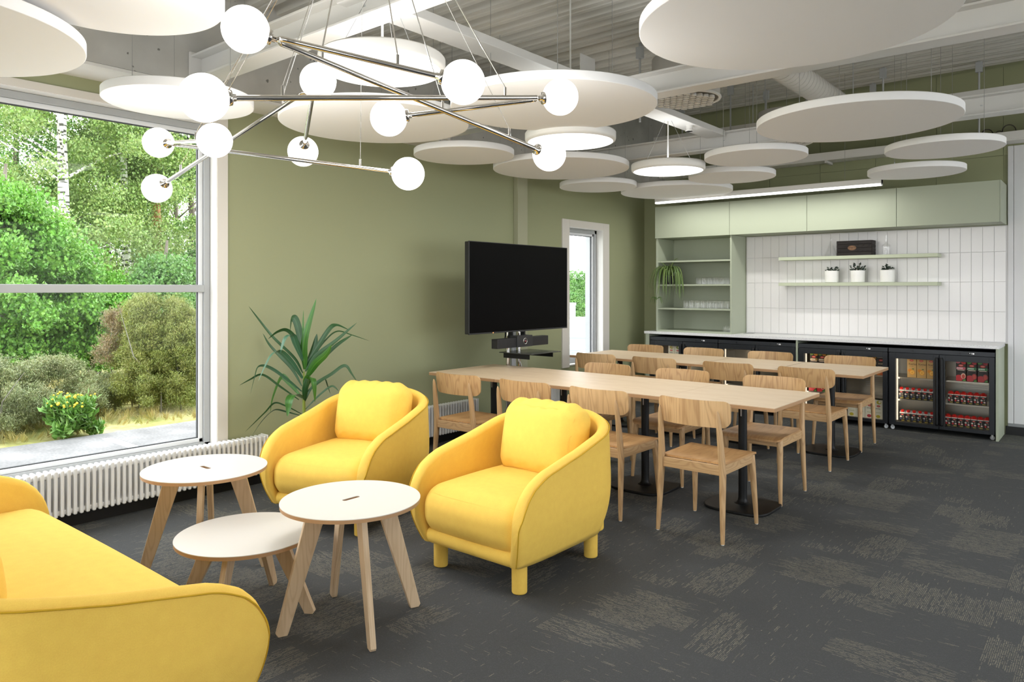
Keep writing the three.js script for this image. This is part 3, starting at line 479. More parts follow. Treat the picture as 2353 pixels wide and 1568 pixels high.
// ───────────────────────── oak chairs ─────────────────────────
function makeChair(backMat, du) {
  const t = thing('dining_chair', '', 'chair');
  const bend = (x, y, o) => { const k = x / 0.235; return V(x * 0.985, 0.65 + y, -0.231 - 0.018 * (y / 0.15) + 0.062 * k * k + o); };
  mesh('backrest', ply({ w: 0.47, h: 0.155, r: 0.042, t: 0.011, nx: 20, ny: 14, map: bend, wAt: (v) => 0.955 + 0.045 * v, uo: du, vo: du * 0.7, swap: false }), backMat, t);
  const sit = (x, y, o) => { const zz = y / 0.46, k = x / 0.215; return V(x, 0.447 + o - 0.012 * (1 - k * k) * Math.sin(PI * Math.min(1, zz * 1.05)) - 0.012 * Math.pow(1 - zz, 2) * 0 + (zz > 0.86 ? -0.05 * (zz - 0.86) ** 2 * 20 : 0), -0.205 + y); };
  const sg = ply({ w: 0.43, h: 0.46, r: 0.045, t: 0.012, nx: 18, ny: 20, map: sit, wAt: (v) => 0.93 + 0.07 * v, uo: du, vo: du }); { const ix = sg.index.array; for (let i = 0; i < ix.length; i += 3) { const a = ix[i]; ix[i] = ix[i + 1]; ix[i + 1] = a; } sg.computeVertexNormals(); }
  mesh('seat', sg, M.seat, t);
  for (const s of [-1, 1]) {
    mesh('leg', taper([[[s * 0.205, 0.004, 0.243], 0.011, 0.011], [[s * 0.2, 0.12, 0.236], 0.0145, 0.0145], [[s * 0.19, 0.36, 0.213], 0.0195, 0.0195], [[s * 0.187, 0.432, 0.207], 0.0195, 0.0195]], 14, 0.8), M.ash, t);
    mesh('leg', taper([[[s * 0.205, 0.004, -0.243], 0.011, 0.012], [[s * 0.2, 0.14, -0.233], 0.0145, 0.017], [[s * 0.194, 0.38, -0.217], 0.0185, 0.0225], [[s * 0.19, 0.47, -0.222], 0.0185, 0.0225], [[s * 0.186, 0.62, -0.24], 0.0165, 0.018], [[s * 0.183, 0.7, -0.252], 0.0135, 0.0135], [[s * 0.182, 0.74, -0.259], 0.0085, 0.009], [[s * 0.182, 0.755, -0.262], 0.003, 0.003]], 14, 0.85), M.ash, t);
    mesh('side_rail', metric(box(s * 0.188 - 0.009, s * 0.188 + 0.009, 0.382, 0.438, -0.2, 0.2, 0.003), 'z'), M.ash, t);
    for (const z of [0.243, -0.243]) mesh('glide', cyl(0.009, 0.01, 0.005, s * 0.205, 0, z, 10), M.pot, t);
  }
  mesh('front_rail', metric(box(-0.18, 0.18, 0.385, 0.434, 0.198, 0.216, 0.003), 'x'), M.ash, t); mesh('rear_rail', metric(box(-0.185, 0.185, 0.382, 0.44, -0.226, -0.208, 0.003), 'x'), M.ash, t);
  return t;
}
{
  const protos = [makeChair(M.oak, 0.05), makeChair(M.oak2, 0.33), makeChair(M.oak, 0.61), makeChair(M.oak2, 0.87), makeChair(M.oak, 1.2)], fresh = new Set(protos);
  const rows = [['armchair side of the table row beside the armchairs', -4.165, PI, [1.07, 1.72, 2.335, 3.0]], ['fridge side of the table row beside the armchairs', -5.105, 0, [1.57, 2.27, 2.99]], ['armchair side of the table row beside the fridges', -6.285, PI, [0.92, 1.57, 2.29, 2.96]], ['fridge side of the table row beside the fridges', -7.16, 0, [0.78, 1.49, 2.21, 2.965]]];
  reseed(41); let n = 0;
  for (const [side, z, turn, xs] of rows) xs.forEach((x, k) => {
    const pr = protos[(n++ * 3 + 2) % 5], lab = `${ORD[k]} oak chair from the green wall, ${side}`, j = rnd(-0.02, 0.02);
    if (fresh.has(pr)) { fresh.delete(pr); pr.position.set(x, 0, z); pr.rotation.y = turn + j; tag(pr, lab, 'chair', 'oak dining chairs'); } else dup(pr, [x, 0, z], turn + j, lab, 'oak dining chairs');
  });
}
// ───────────────────────── radiators ─────────────────────────
function finned(label, z0, z1) {
  const t = thing('radiator', label, 'radiator', [0, 0, 0], 0, 'low white finned radiators'), n = Math.round((z1 - z0) / 0.035), p = (z1 - z0) / n;
  const g = mergeGeometries([cbox(0.088, 0.278, 0.021, 0, 0, 0, 0.009)]);
  for (let i = 0; i < n; i++) { const f = mesh('fin', g, M.radiator, t); f.position.set(0.076, 0.232, z0 + p * (i + 0.5)); }
  mesh('header_pipe', [box(0.05, 0.1, 0.1, 0.13, z0 + 0.01, z1 - 0.01, 0.01), box(0.05, 0.1, 0.325, 0.355, z0 + 0.01, z1 - 0.01, 0.01)], M.radiator, t);
  mesh('end_cap', box(0.03, 0.122, 0.09, 0.375, z0 - 0.008, z0 + 0.004, 0.004), M.radiator, t); mesh('end_cap', box(0.03, 0.122, 0.09, 0.375, z1 - 0.004, z1 + 0.008, 0.004), M.radiator, t);
  for (let z = z0 + 0.3; z < z1; z += 0.9) mesh('bracket', box(0.013, 0.05, 0.2, 0.26, z, z + 0.03), M.radiator, t);
}
finned('long low white finned radiator under the tall window', -2.96, -0.3); finned('low white finned radiator on the green wall before the television', -5.25, -3.15);
{
  const t = thing('panel_radiator', 'white panel radiator under the narrow window with fine vertical lines', 'radiator');
  mesh('panel', box(0.05, 0.115, 0.09, 0.385, -6.75, -6.32, 0.008), M.radiator, t);
  for (let i = 0; i < 17; i++) mesh('rib', cbox(0.008, 0.27, 0.013, 0.117, 0.238, -6.735 + 0.025 * i, 0.004), M.radiator, t);
  mesh('bracket', box(0.013, 0.05, 0.2, 0.26, -6.56, -6.52), M.radiator, t);
}
// ───────────────────────── television on its stand ─────────────────────────
{
  const zc = -5.257, x = 0.66; let t = thing('television', 'large black flat screen television on a wheeled stand', 'television', [x, 0, zc]);
  mesh('casing', box(-0.05, 0.0, 1.055, 1.853, -0.717, 0.717, 0.006), M.plastic, t); mesh('bezel', [box(-0.004, 0.006, 1.052, 1.064, -0.72, 0.72, 0.002), box(-0.004, 0.006, 1.851, 1.857, -0.72, 0.72, 0.002), box(-0.004, 0.006, 1.052, 1.857, -0.72, -0.714, 0.002), box(-0.004, 0.006, 1.052, 1.857, 0.714, 0.72, 0.002)], M.tvFrame, t);
  mesh('screen', box(0, 0.003, 1.064, 1.851, -0.714, 0.714), M.screen, t); mesh('logo_tab', box(0.0, 0.008, 1.046, 1.054, -0.03, 0.03, 0.002), M.tvFrame, t);
  mesh('standby_light', box(0.005, 0.0075, 1.054, 1.061, 0.405, 0.413), std('#ff7a3c', 0.5, { emissive: new THREE.Color(1, 0.3, 0.08), emissiveIntensity: 2 }), t);
  t = thing('television_stand', 'chrome and black floor stand carrying the television', 'stand', [x - 0.07, 0, zc]);
  for (const z of [0.08, -0.08]) mesh('column', cyl(0.019, 0.019, 1.5, -0.03, 0.04, z, 24), M.chrome, t);
  mesh('mount_plate', box(-0.012, 0.018, 1.25, 1.6, -0.25, 0.25, 0.004), M.blackMetal, t); mesh('cable_channel', box(-0.045, -0.02, 0.1, 1.3, -0.03, 0.03, 0.004), M.galv, t);
  mesh('foot', [box(-0.3, 0.36, 0.05, 0.075, 0.22, 0.27, 0.008), box(-0.3, 0.36, 0.05, 0.075, -0.27, -0.22, 0.008), box(-0.06, 0.0, 0.04, 0.08, -0.27, 0.27, 0.008)], M.blackMetal, t);
  for (const z of [0.245, -0.245]) for (const q of [-0.27, 0.33]) mesh('castor', new THREE.TorusGeometry(0.017, 0.008, 8, 18).translate(q, 0.026, z), M.black, t);
  const shelf = mesh('shelf', box(-0.02, 0.36, 0.862, 0.87, -0.22, 0.22, 0.003), std('#3a3c3a', 0.25), t); void shelf;
  mesh('shelf_bracket', box(0.0, 0.3, 0.815, 0.862, 0.17, 0.178), M.blackMetal, t); mesh('shelf_bracket', box(0.0, 0.3, 0.815, 0.862, -0.178, -0.17), M.blackMetal, t);
  mesh('cable', tube([[0.0, 1.06, 0.02], [0.03, 0.98, 0.05], [0.0, 0.86, 0.03], [0.02, 0.72, -0.06], [-0.02, 0.5, -0.02], [0, 0.1, 0]], 0.004, 40, 6), std('#d8d8d6', 0.6), t);
  mesh('cable', tube([[-0.02, 1.07, 0.13], [0.0, 1.02, 0.15], [-0.03, 0.99, 0.12], [-0.04, 0.9, 0.07]], 0.008, 30, 6), M.black, t);
  t = thing('video_bar', 'black video conference bar with round camera lens under the television', 'speaker', [x + 0.02, 0, zc + 0.045]);
  mesh('body', box(-0.03, 0.045, 0.915, 1.0, -0.37, 0.37, 0.004), M.plastic, t); mesh('centre_block', box(-0.03, 0.058, 0.915, 1.018, -0.11, 0.11, 0.004), std('#242526', 0.45), t);
  mesh('lens_ring', new THREE.TorusGeometry(0.027, 0.0022, 8, 40).rotateY(PI / 2).translate(0.059, 0.967, 0), M.chrome, t); mesh('lens', new THREE.SphereGeometry(0.017, 24, 16).scale(0.4, 1, 1).translate(0.058, 0.967, 0), phys({ color: '#2a0f12', roughness: 0.1, clearcoat: 1 }), t);
  mesh('lens_pupil', new THREE.SphereGeometry(0.005, 16, 10).scale(0.5, 1, 1).translate(0.064, 0.967, 0), std('#b5303a', 0.3), t);
  mesh('bracket', [box(-0.06, -0.02, 0.95, 1.08, -0.1, -0.08), box(-0.06, -0.02, 0.95, 1.08, 0.08, 0.1)], M.blackMetal, t);
}
// ───────────────────────── floor plant ─────────────────────────
function ribbon(pts, w, { n = 26, fold = 0.25, tip = true, base = 0.35, side = V(1, 0, 0) } = {}) { // a long leaf with a folded midrib
  const c = new THREE.CatmullRomCurve3(pts, false, 'centripetal'), pos = [], uv = [], idx = [];
  let prev = side.clone();
  for (let i = 0; i <= n; i++) {
    const s = i / n, p = c.getPoint(s), t = c.getTangent(s); let b = prev.clone().sub(t.clone().multiplyScalar(prev.dot(t))); if (b.length() < 0.05) b = prev.clone(); b.normalize(); prev = b;
    const nrm = t.clone().cross(b).normalize(), k = w / 2 * (s < 0.3 ? base + (1 - base) * Math.sin(s / 0.3 * PI / 2) : tip ? Math.pow(Math.max(0, 1 - ((s - 0.3) / 0.7) ** 2.2), 0.8) : 1);
    for (const q of [-1, 0, 1]) { const r = p.clone().addScaledVector(b, q * k).addScaledVector(nrm, Math.abs(q) * k * fold); pos.push(r.x, r.y, r.z); uv.push(0.5 + q * 0.5, s); }
    if (i) { const a = (i - 1) * 3, e = i * 3; idx.push(a, a + 1, e, a + 1, e + 1, e, a + 1, a + 2, e + 1, a + 2, e + 2, e + 1); }
  }
  const g = new THREE.BufferGeometry(); g.setAttribute('position', new THREE.Float32BufferAttribute(pos, 3)); g.setAttribute('uv', new THREE.Float32BufferAttribute(uv, 2)); g.setIndex(idx); g.computeVertexNormals(); return g;
}
const leafTex = (a, b) => canvasTex(64, 16, (c) => { for (let x = 0; x < 64; x++) { const k = 0.5 + 0.5 * Math.sin(x * 0.9) * Math.cos(x * 0.37), m = Math.abs(x - 32) < 3 ? 0.75 : k * 0.5; const q = mix3(a, b, m); c.fillStyle = `rgb(${q[0] | 0},${q[1] | 0},${q[2] | 0})`; c.fillRect(x, 0, 1, 16); } });
const leafMat = (a, b) => phys({ color: '#ffffff', map: leafTex(a, b), roughness: 0.42, transmission: 0.22, thickness: 0, side: THREE.DoubleSide });
{
  const t = thing('floor_plant', 'tall green strap leaved floor plant behind the yellow armchair', 'plant', [0.4, 0, -3.08], THREE.MathUtils.degToRad(39.763));
  const u = 0.000665, P = (x, y, w) => V((x - 705) * u, 0.685 - (y - 1070) * u, w);
  mesh('pot', lathe([[0, 0.002], [0.07, 0.002], [0.078, 0.01], [0.088, 0.21], [0.09, 0.22], [0.082, 0.22], [0.078, 0.2], [0, 0.2]], 40), M.planter, t); mesh('soil', cyl(0.078, 0.078, 0.012, 0, 0.195, 0, 32), M.soil, t);
  mesh('stem', taper([[[0, 0.2, 0], 0.016], [[0.004, 0.45, 0.003], 0.013], [[0, 0.62, 0], 0.011], [[0, 0.74, 0], 0.009], [[0, 0.85, 0], 0.005]], 10), std('#7d8f3a', 0.7), t);
  const mats = [leafMat([40, 92, 26], [96, 158, 48]), leafMat([30, 70, 34], [76, 120, 70]), leafMat([52, 100, 72], [112, 156, 128])];
  const LV = [
    [0, 46, [[710, 800, 0], [722, 500, 0.04], [860, 25, 0.05]]], [0, 14, [[708, 780, 0], [702, 400, 0.02], [708, 150, 0.02]]], [1, 46, [[702, 760, 0], [640, 480, -0.06], [560, 255, -0.09], [515, 255, -0.11], [500, 330, -0.12], [500, 405, -0.12]]],
    [1, 30, [[700, 720, 0], [630, 460, 0.05], [545, 368, 0.08], [470, 385, 0.1], [370, 460, 0.11]]], [2, 44, [[694, 720, 0], [660, 520, 0.1], [640, 415, 0.15], [600, 440, 0.19], [570, 520, 0.2], [540, 615, 0.2]]],
    [1, 20, [[692, 840, 0], [620, 690, 0.02], [380, 450, 0.02], [200, 270, -0.04], [60, 115, -0.08]]], [2, 48, [[690, 900, 0], [600, 700, 0.1], [515, 585, 0.18], [470, 615, 0.22], [410, 730, 0.24], [340, 885, 0.25]]], [1, 20, [[682, 980, 0], [560, 800, -0.03], [400, 650, -0.06], [270, 530, -0.1], [195, 415, -0.12]]],
    [2, 30, [[680, 1040, 0], [560, 900, 0.08], [420, 780, 0.12], [345, 740, 0.15], [300, 748, 0.17], [270, 850, 0.18], [220, 1035, 0.18]]], [1, 18, [[650, 1130, 0], [450, 980, 0.02], [300, 862, 0.04], [250, 850, 0.05], [150, 900, 0.05], [30, 965, 0.05]]], [0, 34, [[660, 1080, 0], [530, 960, -0.04], [435, 888, -0.07], [395, 920, -0.09], [340, 1040, -0.1], [300, 1180, -0.1], [290, 1300, -0.1]]],
    [1, 34, [[720, 760, 0], [830, 560, -0.04], [980, 330, -0.08], [1030, 320, -0.1], [1165, 385, -0.12]]], [1, 26, [[720, 820, 0], [860, 640, 0.04], [1060, 490, 0.06], [1300, 285, 0.05]]], [0, 42, [[725, 900, 0], [860, 730, 0.08], [980, 620, 0.1], [1045, 520, 0.11]]], [1, 40, [[725, 780, 0], [780, 560, -0.08], [805, 420, -0.1]]],
    [1, 12, [[722, 800, 0], [900, 490, -0.1], [1020, 395, -0.13], [1180, 440, -0.15], [1375, 510, -0.16]]], [1, 28, [[730, 860, 0], [1040, 540, -0.05], [1205, 430, -0.08]]], [1, 20, [[718, 1140, 0], [800, 980, 0.0], [1000, 850, 0.0], [1130, 760, 0.0], [1170, 765, 0], [1220, 840, 0], [1290, 945, 0]]], [0, 50, [[715, 1040, 0], [780, 910, 0.1], [845, 858, 0.15], [880, 900, 0.19], [897, 980, 0.2], [905, 1110, 0.2]]],
    [1, 28, [[715, 1060, 0], [860, 930, -0.05], [900, 905, -0.08], [930, 1000, -0.1], [955, 1090, -0.1]]], [1, 12, [[715, 1240, 0], [880, 1070, 0], [1010, 980, 0], [1050, 1000, 0], [1085, 1040, 0]]], [0, 54, [[700, 1120, 0], [670, 1060, 0.1], [648, 1055, 0.15], [640, 1100, 0.2], [632, 1170, 0.2], [618, 1260, 0.2]]],
    [1, 12, [[690, 1290, 0], [500, 1195, 0], [390, 1165, 0], [280, 1270, 0], [65, 1480, 0]]], [2, 26, [[690, 1310, 0], [550, 1260, 0.04], [440, 1222, 0.08], [400, 1240, 0.1], [300, 1340, 0.1], [180, 1515, 0.1]]], [1, 34, [[710, 1150, 0], [760, 980, 0.1], [800, 870, 0.12], [820, 840, 0.12]]],
  ];
  for (const [m, w, pts] of LV) mesh('leaf', ribbon(pts.map((q) => P(...q)), w * u * 1.9, { n: 30, side: V(1, 0.1, 0.3) }), mats[m], t);
}

// ───────────────────────── kitchen joinery ─────────────────────────
const ZF = -8.231, ZB = ROOM.z0;
{
  let t = thing('counter_frame', 'sage green end panels and divider carrying the kitchen worktop', 'counter');
  mesh('end_panel', box(4.028, 4.05, 0, 0.875, ZB + 0.002, ZF, 0.001), M.sage, t); mesh('end_panel', box(0.285, 0.335, 0, 0.875, ZB + 0.002, ZF, 0.001), M.sage, t); mesh('divider', box(2.168, 2.188, 0, 0.875, ZB + 0.002, ZF, 0.001), M.sage, t);
  mesh('back_board', box(0.335, 4.028, 0.02, 0.875, ZB + 0.002, ZB + 0.01), M.black, t); mesh('top_rail', box(0.335, 4.028, 0.868, 0.875, ZB + 0.01, ZF - 0.01), M.black, t);
  t = thing('worktop', 'white speckled stone worktop over the fridges', 'worktop'); mesh('slab', metric(box(0.27, 4.055, 0.875, 0.907, ZB + 0.001, ZF + 0.012, 0.002), 'x'), M.counter, t); mesh('cable_grommet', box(1.44, 1.56, 0.907, 0.909, -8.6, -8.54, 0.001), std('#6d6f70', 0.5), t);
}
const CAB = [['wall cabinet with sage green door above the open shelf unit', 0.418, 1.3985], ['second sage green wall cabinet from the shelf unit, lit by the strip lamp', 1.3985, 2.286], ['third sage green wall cabinet from the shelf unit, above the dark crate', 2.286, 3.177], ['end sage green wall cabinet next to the white board wall', 3.177, 4.06]];
for (const [lab, a, b] of CAB) {
  const t = thing('wall_cabinet', lab, 'cabinet', [a, 2.08, 0], 0, 'sage green wall cabinets'), w = b - a;
  mesh('body', box(0.001, w - 0.001, 0.004, 0.394, ZB + 0.002, ZF - 0.022), M.sage, t); mesh('door', box(0.002, w - 0.002, 0, 0.396, ZF - 0.02, ZF, 0.0015), M.sage, t);
  if (a > 3) mesh('side_panel', box(w - 0.0005, w + 0.008, 0.002, 0.396, ZB + 0.002, ZF - 0.004), M.sage, t);
}
{
  const t = thing('shelf_unit', 'open sage green shelf unit standing on the worktop', 'shelf', [0, 0.907, 0]), f = ZF - 0.03, H = 1.172;
  mesh('side_panel', box(0.418, 0.445, 0, H, ZB + 0.002, f, 0.001), M.sage, t); mesh('side_panel', box(1.394, 1.412, 0, H, ZB + 0.002, f, 0.001), M.sage, t); mesh('back_panel', box(0.445, 1.394, 0, H, ZB + 0.002, ZB + 0.012), M.sageIn, t);
  mesh('bottom', box(0.445, 1.394, 0, 0.022, ZB + 0.012, f - 0.001, 0.001), M.sageIn, t);
  for (const y of [1.205, 1.5, 1.795]) mesh('shelf', box(0.445, 1.394, y - 0.907 - 0.02, y - 0.907, ZB + 0.012, f - 0.002, 0.001), M.sage, t);
}
for (const [y, lab] of [[1.81, 'upper pale green wall shelf holding the crate and bottles'], [1.515, 'lower pale green wall shelf holding three white plant pots']]) { const t = thing('wall_shelf', lab, 'shelf', [0, y, 0]); mesh('board', box(1.887, 3.505, -0.036, 0, ZB + 0.016, -8.48, 0.0015), M.shelfGreen, t); }
{ // glasses, upside down
  const prof = (R, h) => lathe([[R, 0], [R - 0.001, h * 0.6], [R * 0.9, h * 0.93], [R * 0.78, h], [0, h]], 24);
  const gA = prof(0.037, 0.085), gB = prof(0.038, 0.098), gC = prof(0.026, 0.075);
  const put = (g, lab, grp, y, x1, n, m, p) => { for (let i = 0; i < n; i++) for (let j = 0; j < m; j++) { const o = mesh('drinking_glass', g, M.tumbler); tag(o, lab, 'glass', grp); o.position.set(x1 - i * p, y, -8.31 - j * (p + 0.004)); } };
  put(gA, 'clear tumbler upside down on the shelf level with the trailing plant', 'glasses on the plant shelf', 1.5, 1.352, 6, 3, 0.0762); put(gB, 'clear tumbler upside down on the shelf below the trailing plant', 'glasses on the shelf below the plant', 1.205, 1.35, 8, 3, 0.0785); put(gC, 'small clear glass on the bottom of the shelf unit', 'small glasses at the bottom', 0.929, 1.365, 2, 2, 0.056);
}
{ // things on the wall shelves
  let t = thing('wooden_crate', 'dark stained wooden crate with oval paper badge on the upper shelf', 'crate', [2.7, 1.81, -8.585]); reseed(3);
  for (let k = 0; k < 4; k++) { const y = k * 0.041; mesh('plank', metric(box(-0.178, 0.178, y + 0.001, y + 0.0395, 0.068, 0.08, 0.002), 'x', 0, k * 0.3), M.crate, t); mesh('plank', metric(box(-0.178, 0.178, y + 0.001, y + 0.0395, -0.08, -0.068, 0.002), 'x', 0, k * 0.3), M.crate, t); for (const s of [-1, 1]) mesh('end_plank', metric(box(s * 0.178 - 0.006, s * 0.178 + 0.006, y + 0.001, y + 0.0395, -0.0675, 0.0675, 0.002), 'z'), M.crate, t); }
  mesh('floor_board', box(-0.17, 0.17, 0, 0.01, -0.067, 0.067), M.crate, t);
  const bt = canvasTex(128, 64, (c) => { c.fillStyle = '#b38a6a'; c.fillRect(0, 0, 128, 64); c.strokeStyle = '#3b2a22'; c.lineWidth = 3; c.beginPath(); c.ellipse(64, 32, 58, 27, 0, 0, 7); c.stroke(); c.fillStyle = '#33231c'; c.font = 'bold 27px serif'; c.textAlign = 'center'; c.fillText('SPIRITS', 64, 39); c.font = '9px serif'; c.fillText('· FINE ·', 64, 52); });
  const bg = new THREE.CylinderGeometry(1, 1, 1, 40); bg.rotateX(PI / 2); bg.rotateZ(0); bg.scale(0.043, 0.026, 0.003); { const p = bg.attributes.position, uv = bg.attributes.uv; for (let i = 0; i < p.count; i++) uv.setXY(i, 0.5 + p.getX(i) / 0.086, 0.5 + p.getY(i) / 0.052); } bg.translate(-0.02, 0.083, 0.081); mesh('badge', bg, std('#ffffff', 0.7, { map: bt }), t);
  const gl = (name, lab, pts, x) => tag(mesh(name, lathe(pts, 36).translate(0, 0, 0), M.tumbler), lab, 'bottle').position.set(x, 1.8105, -8.58);
  gl('conical_flask', 'clear conical glass bottle beside the dark crate', [[0, 0], [0.06, 0], [0.066, 0.006], [0.062, 0.03], [0.022, 0.135], [0.014, 0.165], [0.0135, 0.2], [0.018, 0.203], [0.018, 0.21], [0.0115, 0.21], [0.0115, 0.165], [0.019, 0.133], [0.058, 0.03], [0.06, 0.01], [0, 0.008]], 2.44);
  gl('glass_bottle', 'clear straight glass bottle with long neck beside the dark crate', [[0, 0], [0.042, 0], [0.045, 0.005], [0.045, 0.09], [0.04, 0.108], [0.018, 0.125], [0.0135, 0.14], [0.0125, 0.205], [0.0155, 0.208], [0.0155, 0.217], [0.01, 0.217], [0.01, 0.14], [0.015, 0.122], [0.037, 0.105], [0.041, 0.09], [0.041, 0.008], [0, 0.008]], 3.005);
  const lm = std('#24352a', 0.45), g0 = new THREE.SphereGeometry(1, 8, 6);
  for (const [x, seed, n, sp, hh, lab] of [[2.449, 5, 26, 0.075, 0.07, 'white pot with a sparse trailing jade plant on the lower shelf'], [2.722, 8, 44, 0.07, 0.11, 'white pot with the tallest jade plant on the lower shelf'], [3.017, 12, 46, 0.06, 0.075, 'white pot with a low dense jade plant on the lower shelf']]) {
    const p = thing('potted_succulent', lab, 'plant', [x, 1.515, -8.575], 0, 'white potted succulents'); reseed(seed);
    mesh('pot', lathe([[0, 0.001], [0.066, 0.001], [0.071, 0.006], [0.073, 0.128], [0.07, 0.132], [0.066, 0.128], [0.065, 0.115], [0, 0.115]], 40), M.pot, p); mesh('soil', cyl(0.064, 0.064, 0.006, 0, 0.112, 0, 24), M.soil, p);
    const stems = []; for (let i = 0; i < n; i++) { const a = rnd(0, 2 * PI), r = sp * Math.sqrt(rnd(0.02, 1)), y = 0.125 + hh * rnd(0.1, 1) * (1 - 0.5 * r / sp), q = V(Math.cos(a) * r * 1.15, y, Math.sin(a) * r * 0.8); if (i % 3 === 0) stems.push(taper([[[q.x * 0.2, 0.112, q.z * 0.2], 0.004], [[q.x * 0.7, (y + 0.112) / 2, q.z * 0.7], 0.003], [[q.x, y, q.z], 0.002]], 6)); const m = mesh('leaf', g0, lm, p); m.scale.set(0.014, 0.0045, 0.009); m.position.copy(q); m.rotation.set(rnd(-0.8, 0.8), a, rnd(-0.2, 0.9)); }
    mesh('stem', stems, std('#4b4a38', 0.8), p);
  }
}
{ // spider plant in the shelf unit
  const t = thing('spider_plant', 'trailing striped spider plant on the edge of the green shelf unit', 'plant', [0.57, 1.501, -8.325]); reseed(64);
  mesh('pot', lathe([[0, 0.001], [0.05, 0.001], [0.062, 0.1], [0.064, 0.105], [0.057, 0.105], [0.055, 0.09], [0, 0.09]], 28), M.potDark, t);
  const mats = [leafMat([92, 118, 52], [176, 190, 120]), leafMat([70, 100, 44], [150, 172, 98])];
  for (let i = 0; i < 78; i++) {
    const a = rnd(0, 2 * PI), L = rnd(0.14, 0.26), up = rnd(0.08, 0.17), dr = rnd(0.05, 0.34), ca = Math.cos(a), sa = Math.sin(a) * 0.55 + 0.42;
    const bx = Math.max(-0.22, ca * L), bz = THREE.MathUtils.clamp(sa * L, -0.1, 0.25);
    mesh('leaf', ribbon([V(ca * 0.02, 0.1, sa * 0.02), V(bx * 0.4, 0.1 + up * 0.8, bz * 0.4), V(bx * 0.75, 0.1 + up * 0.6, bz * 0.8), V(bx * 0.97, 0.1 - dr * 0.45, bz), V(bx, 0.1 - dr, bz * 1.02)], rnd(0.009, 0.015), { n: 14, side: V(-sa, 0, ca) }), mats[i % 2], t);
  }
  for (const [x, y] of [[0.16, 0.33], [-0.1, 0.29], [0.05, 0.26]]) mesh('leaf', ribbon([V(0, 0.1, 0), V(x * 0.2, 0.2, 0.03), V(x * 0.6, y * 0.9, 0.05), V(x, y, 0.07)], 0.013, { n: 14 }), mats[0], t);
  mesh('runner', tube([[0, 0.1, 0.03], [-0.08, 0.0, 0.12], [-0.1, -0.12, 0.13], [-0.11, -0.2, 0.13]], 0.002, 20, 5), mats[0], t);
  for (let i = 0; i < 12; i++) { const a = rnd(0, 2 * PI), L = rnd(0.06, 0.1); mesh('plantlet_leaf', ribbon([V(-0.11, -0.19, 0.13), V(-0.11 + Math.cos(a) * L * 0.6, -0.16, 0.13 + Math.sin(a) * L * 0.3), V(-0.11 + Math.cos(a) * L, -0.25, 0.13 + Math.sin(a) * L * 0.4)], 0.008, { n: 8 }), mats[1], t); }
}
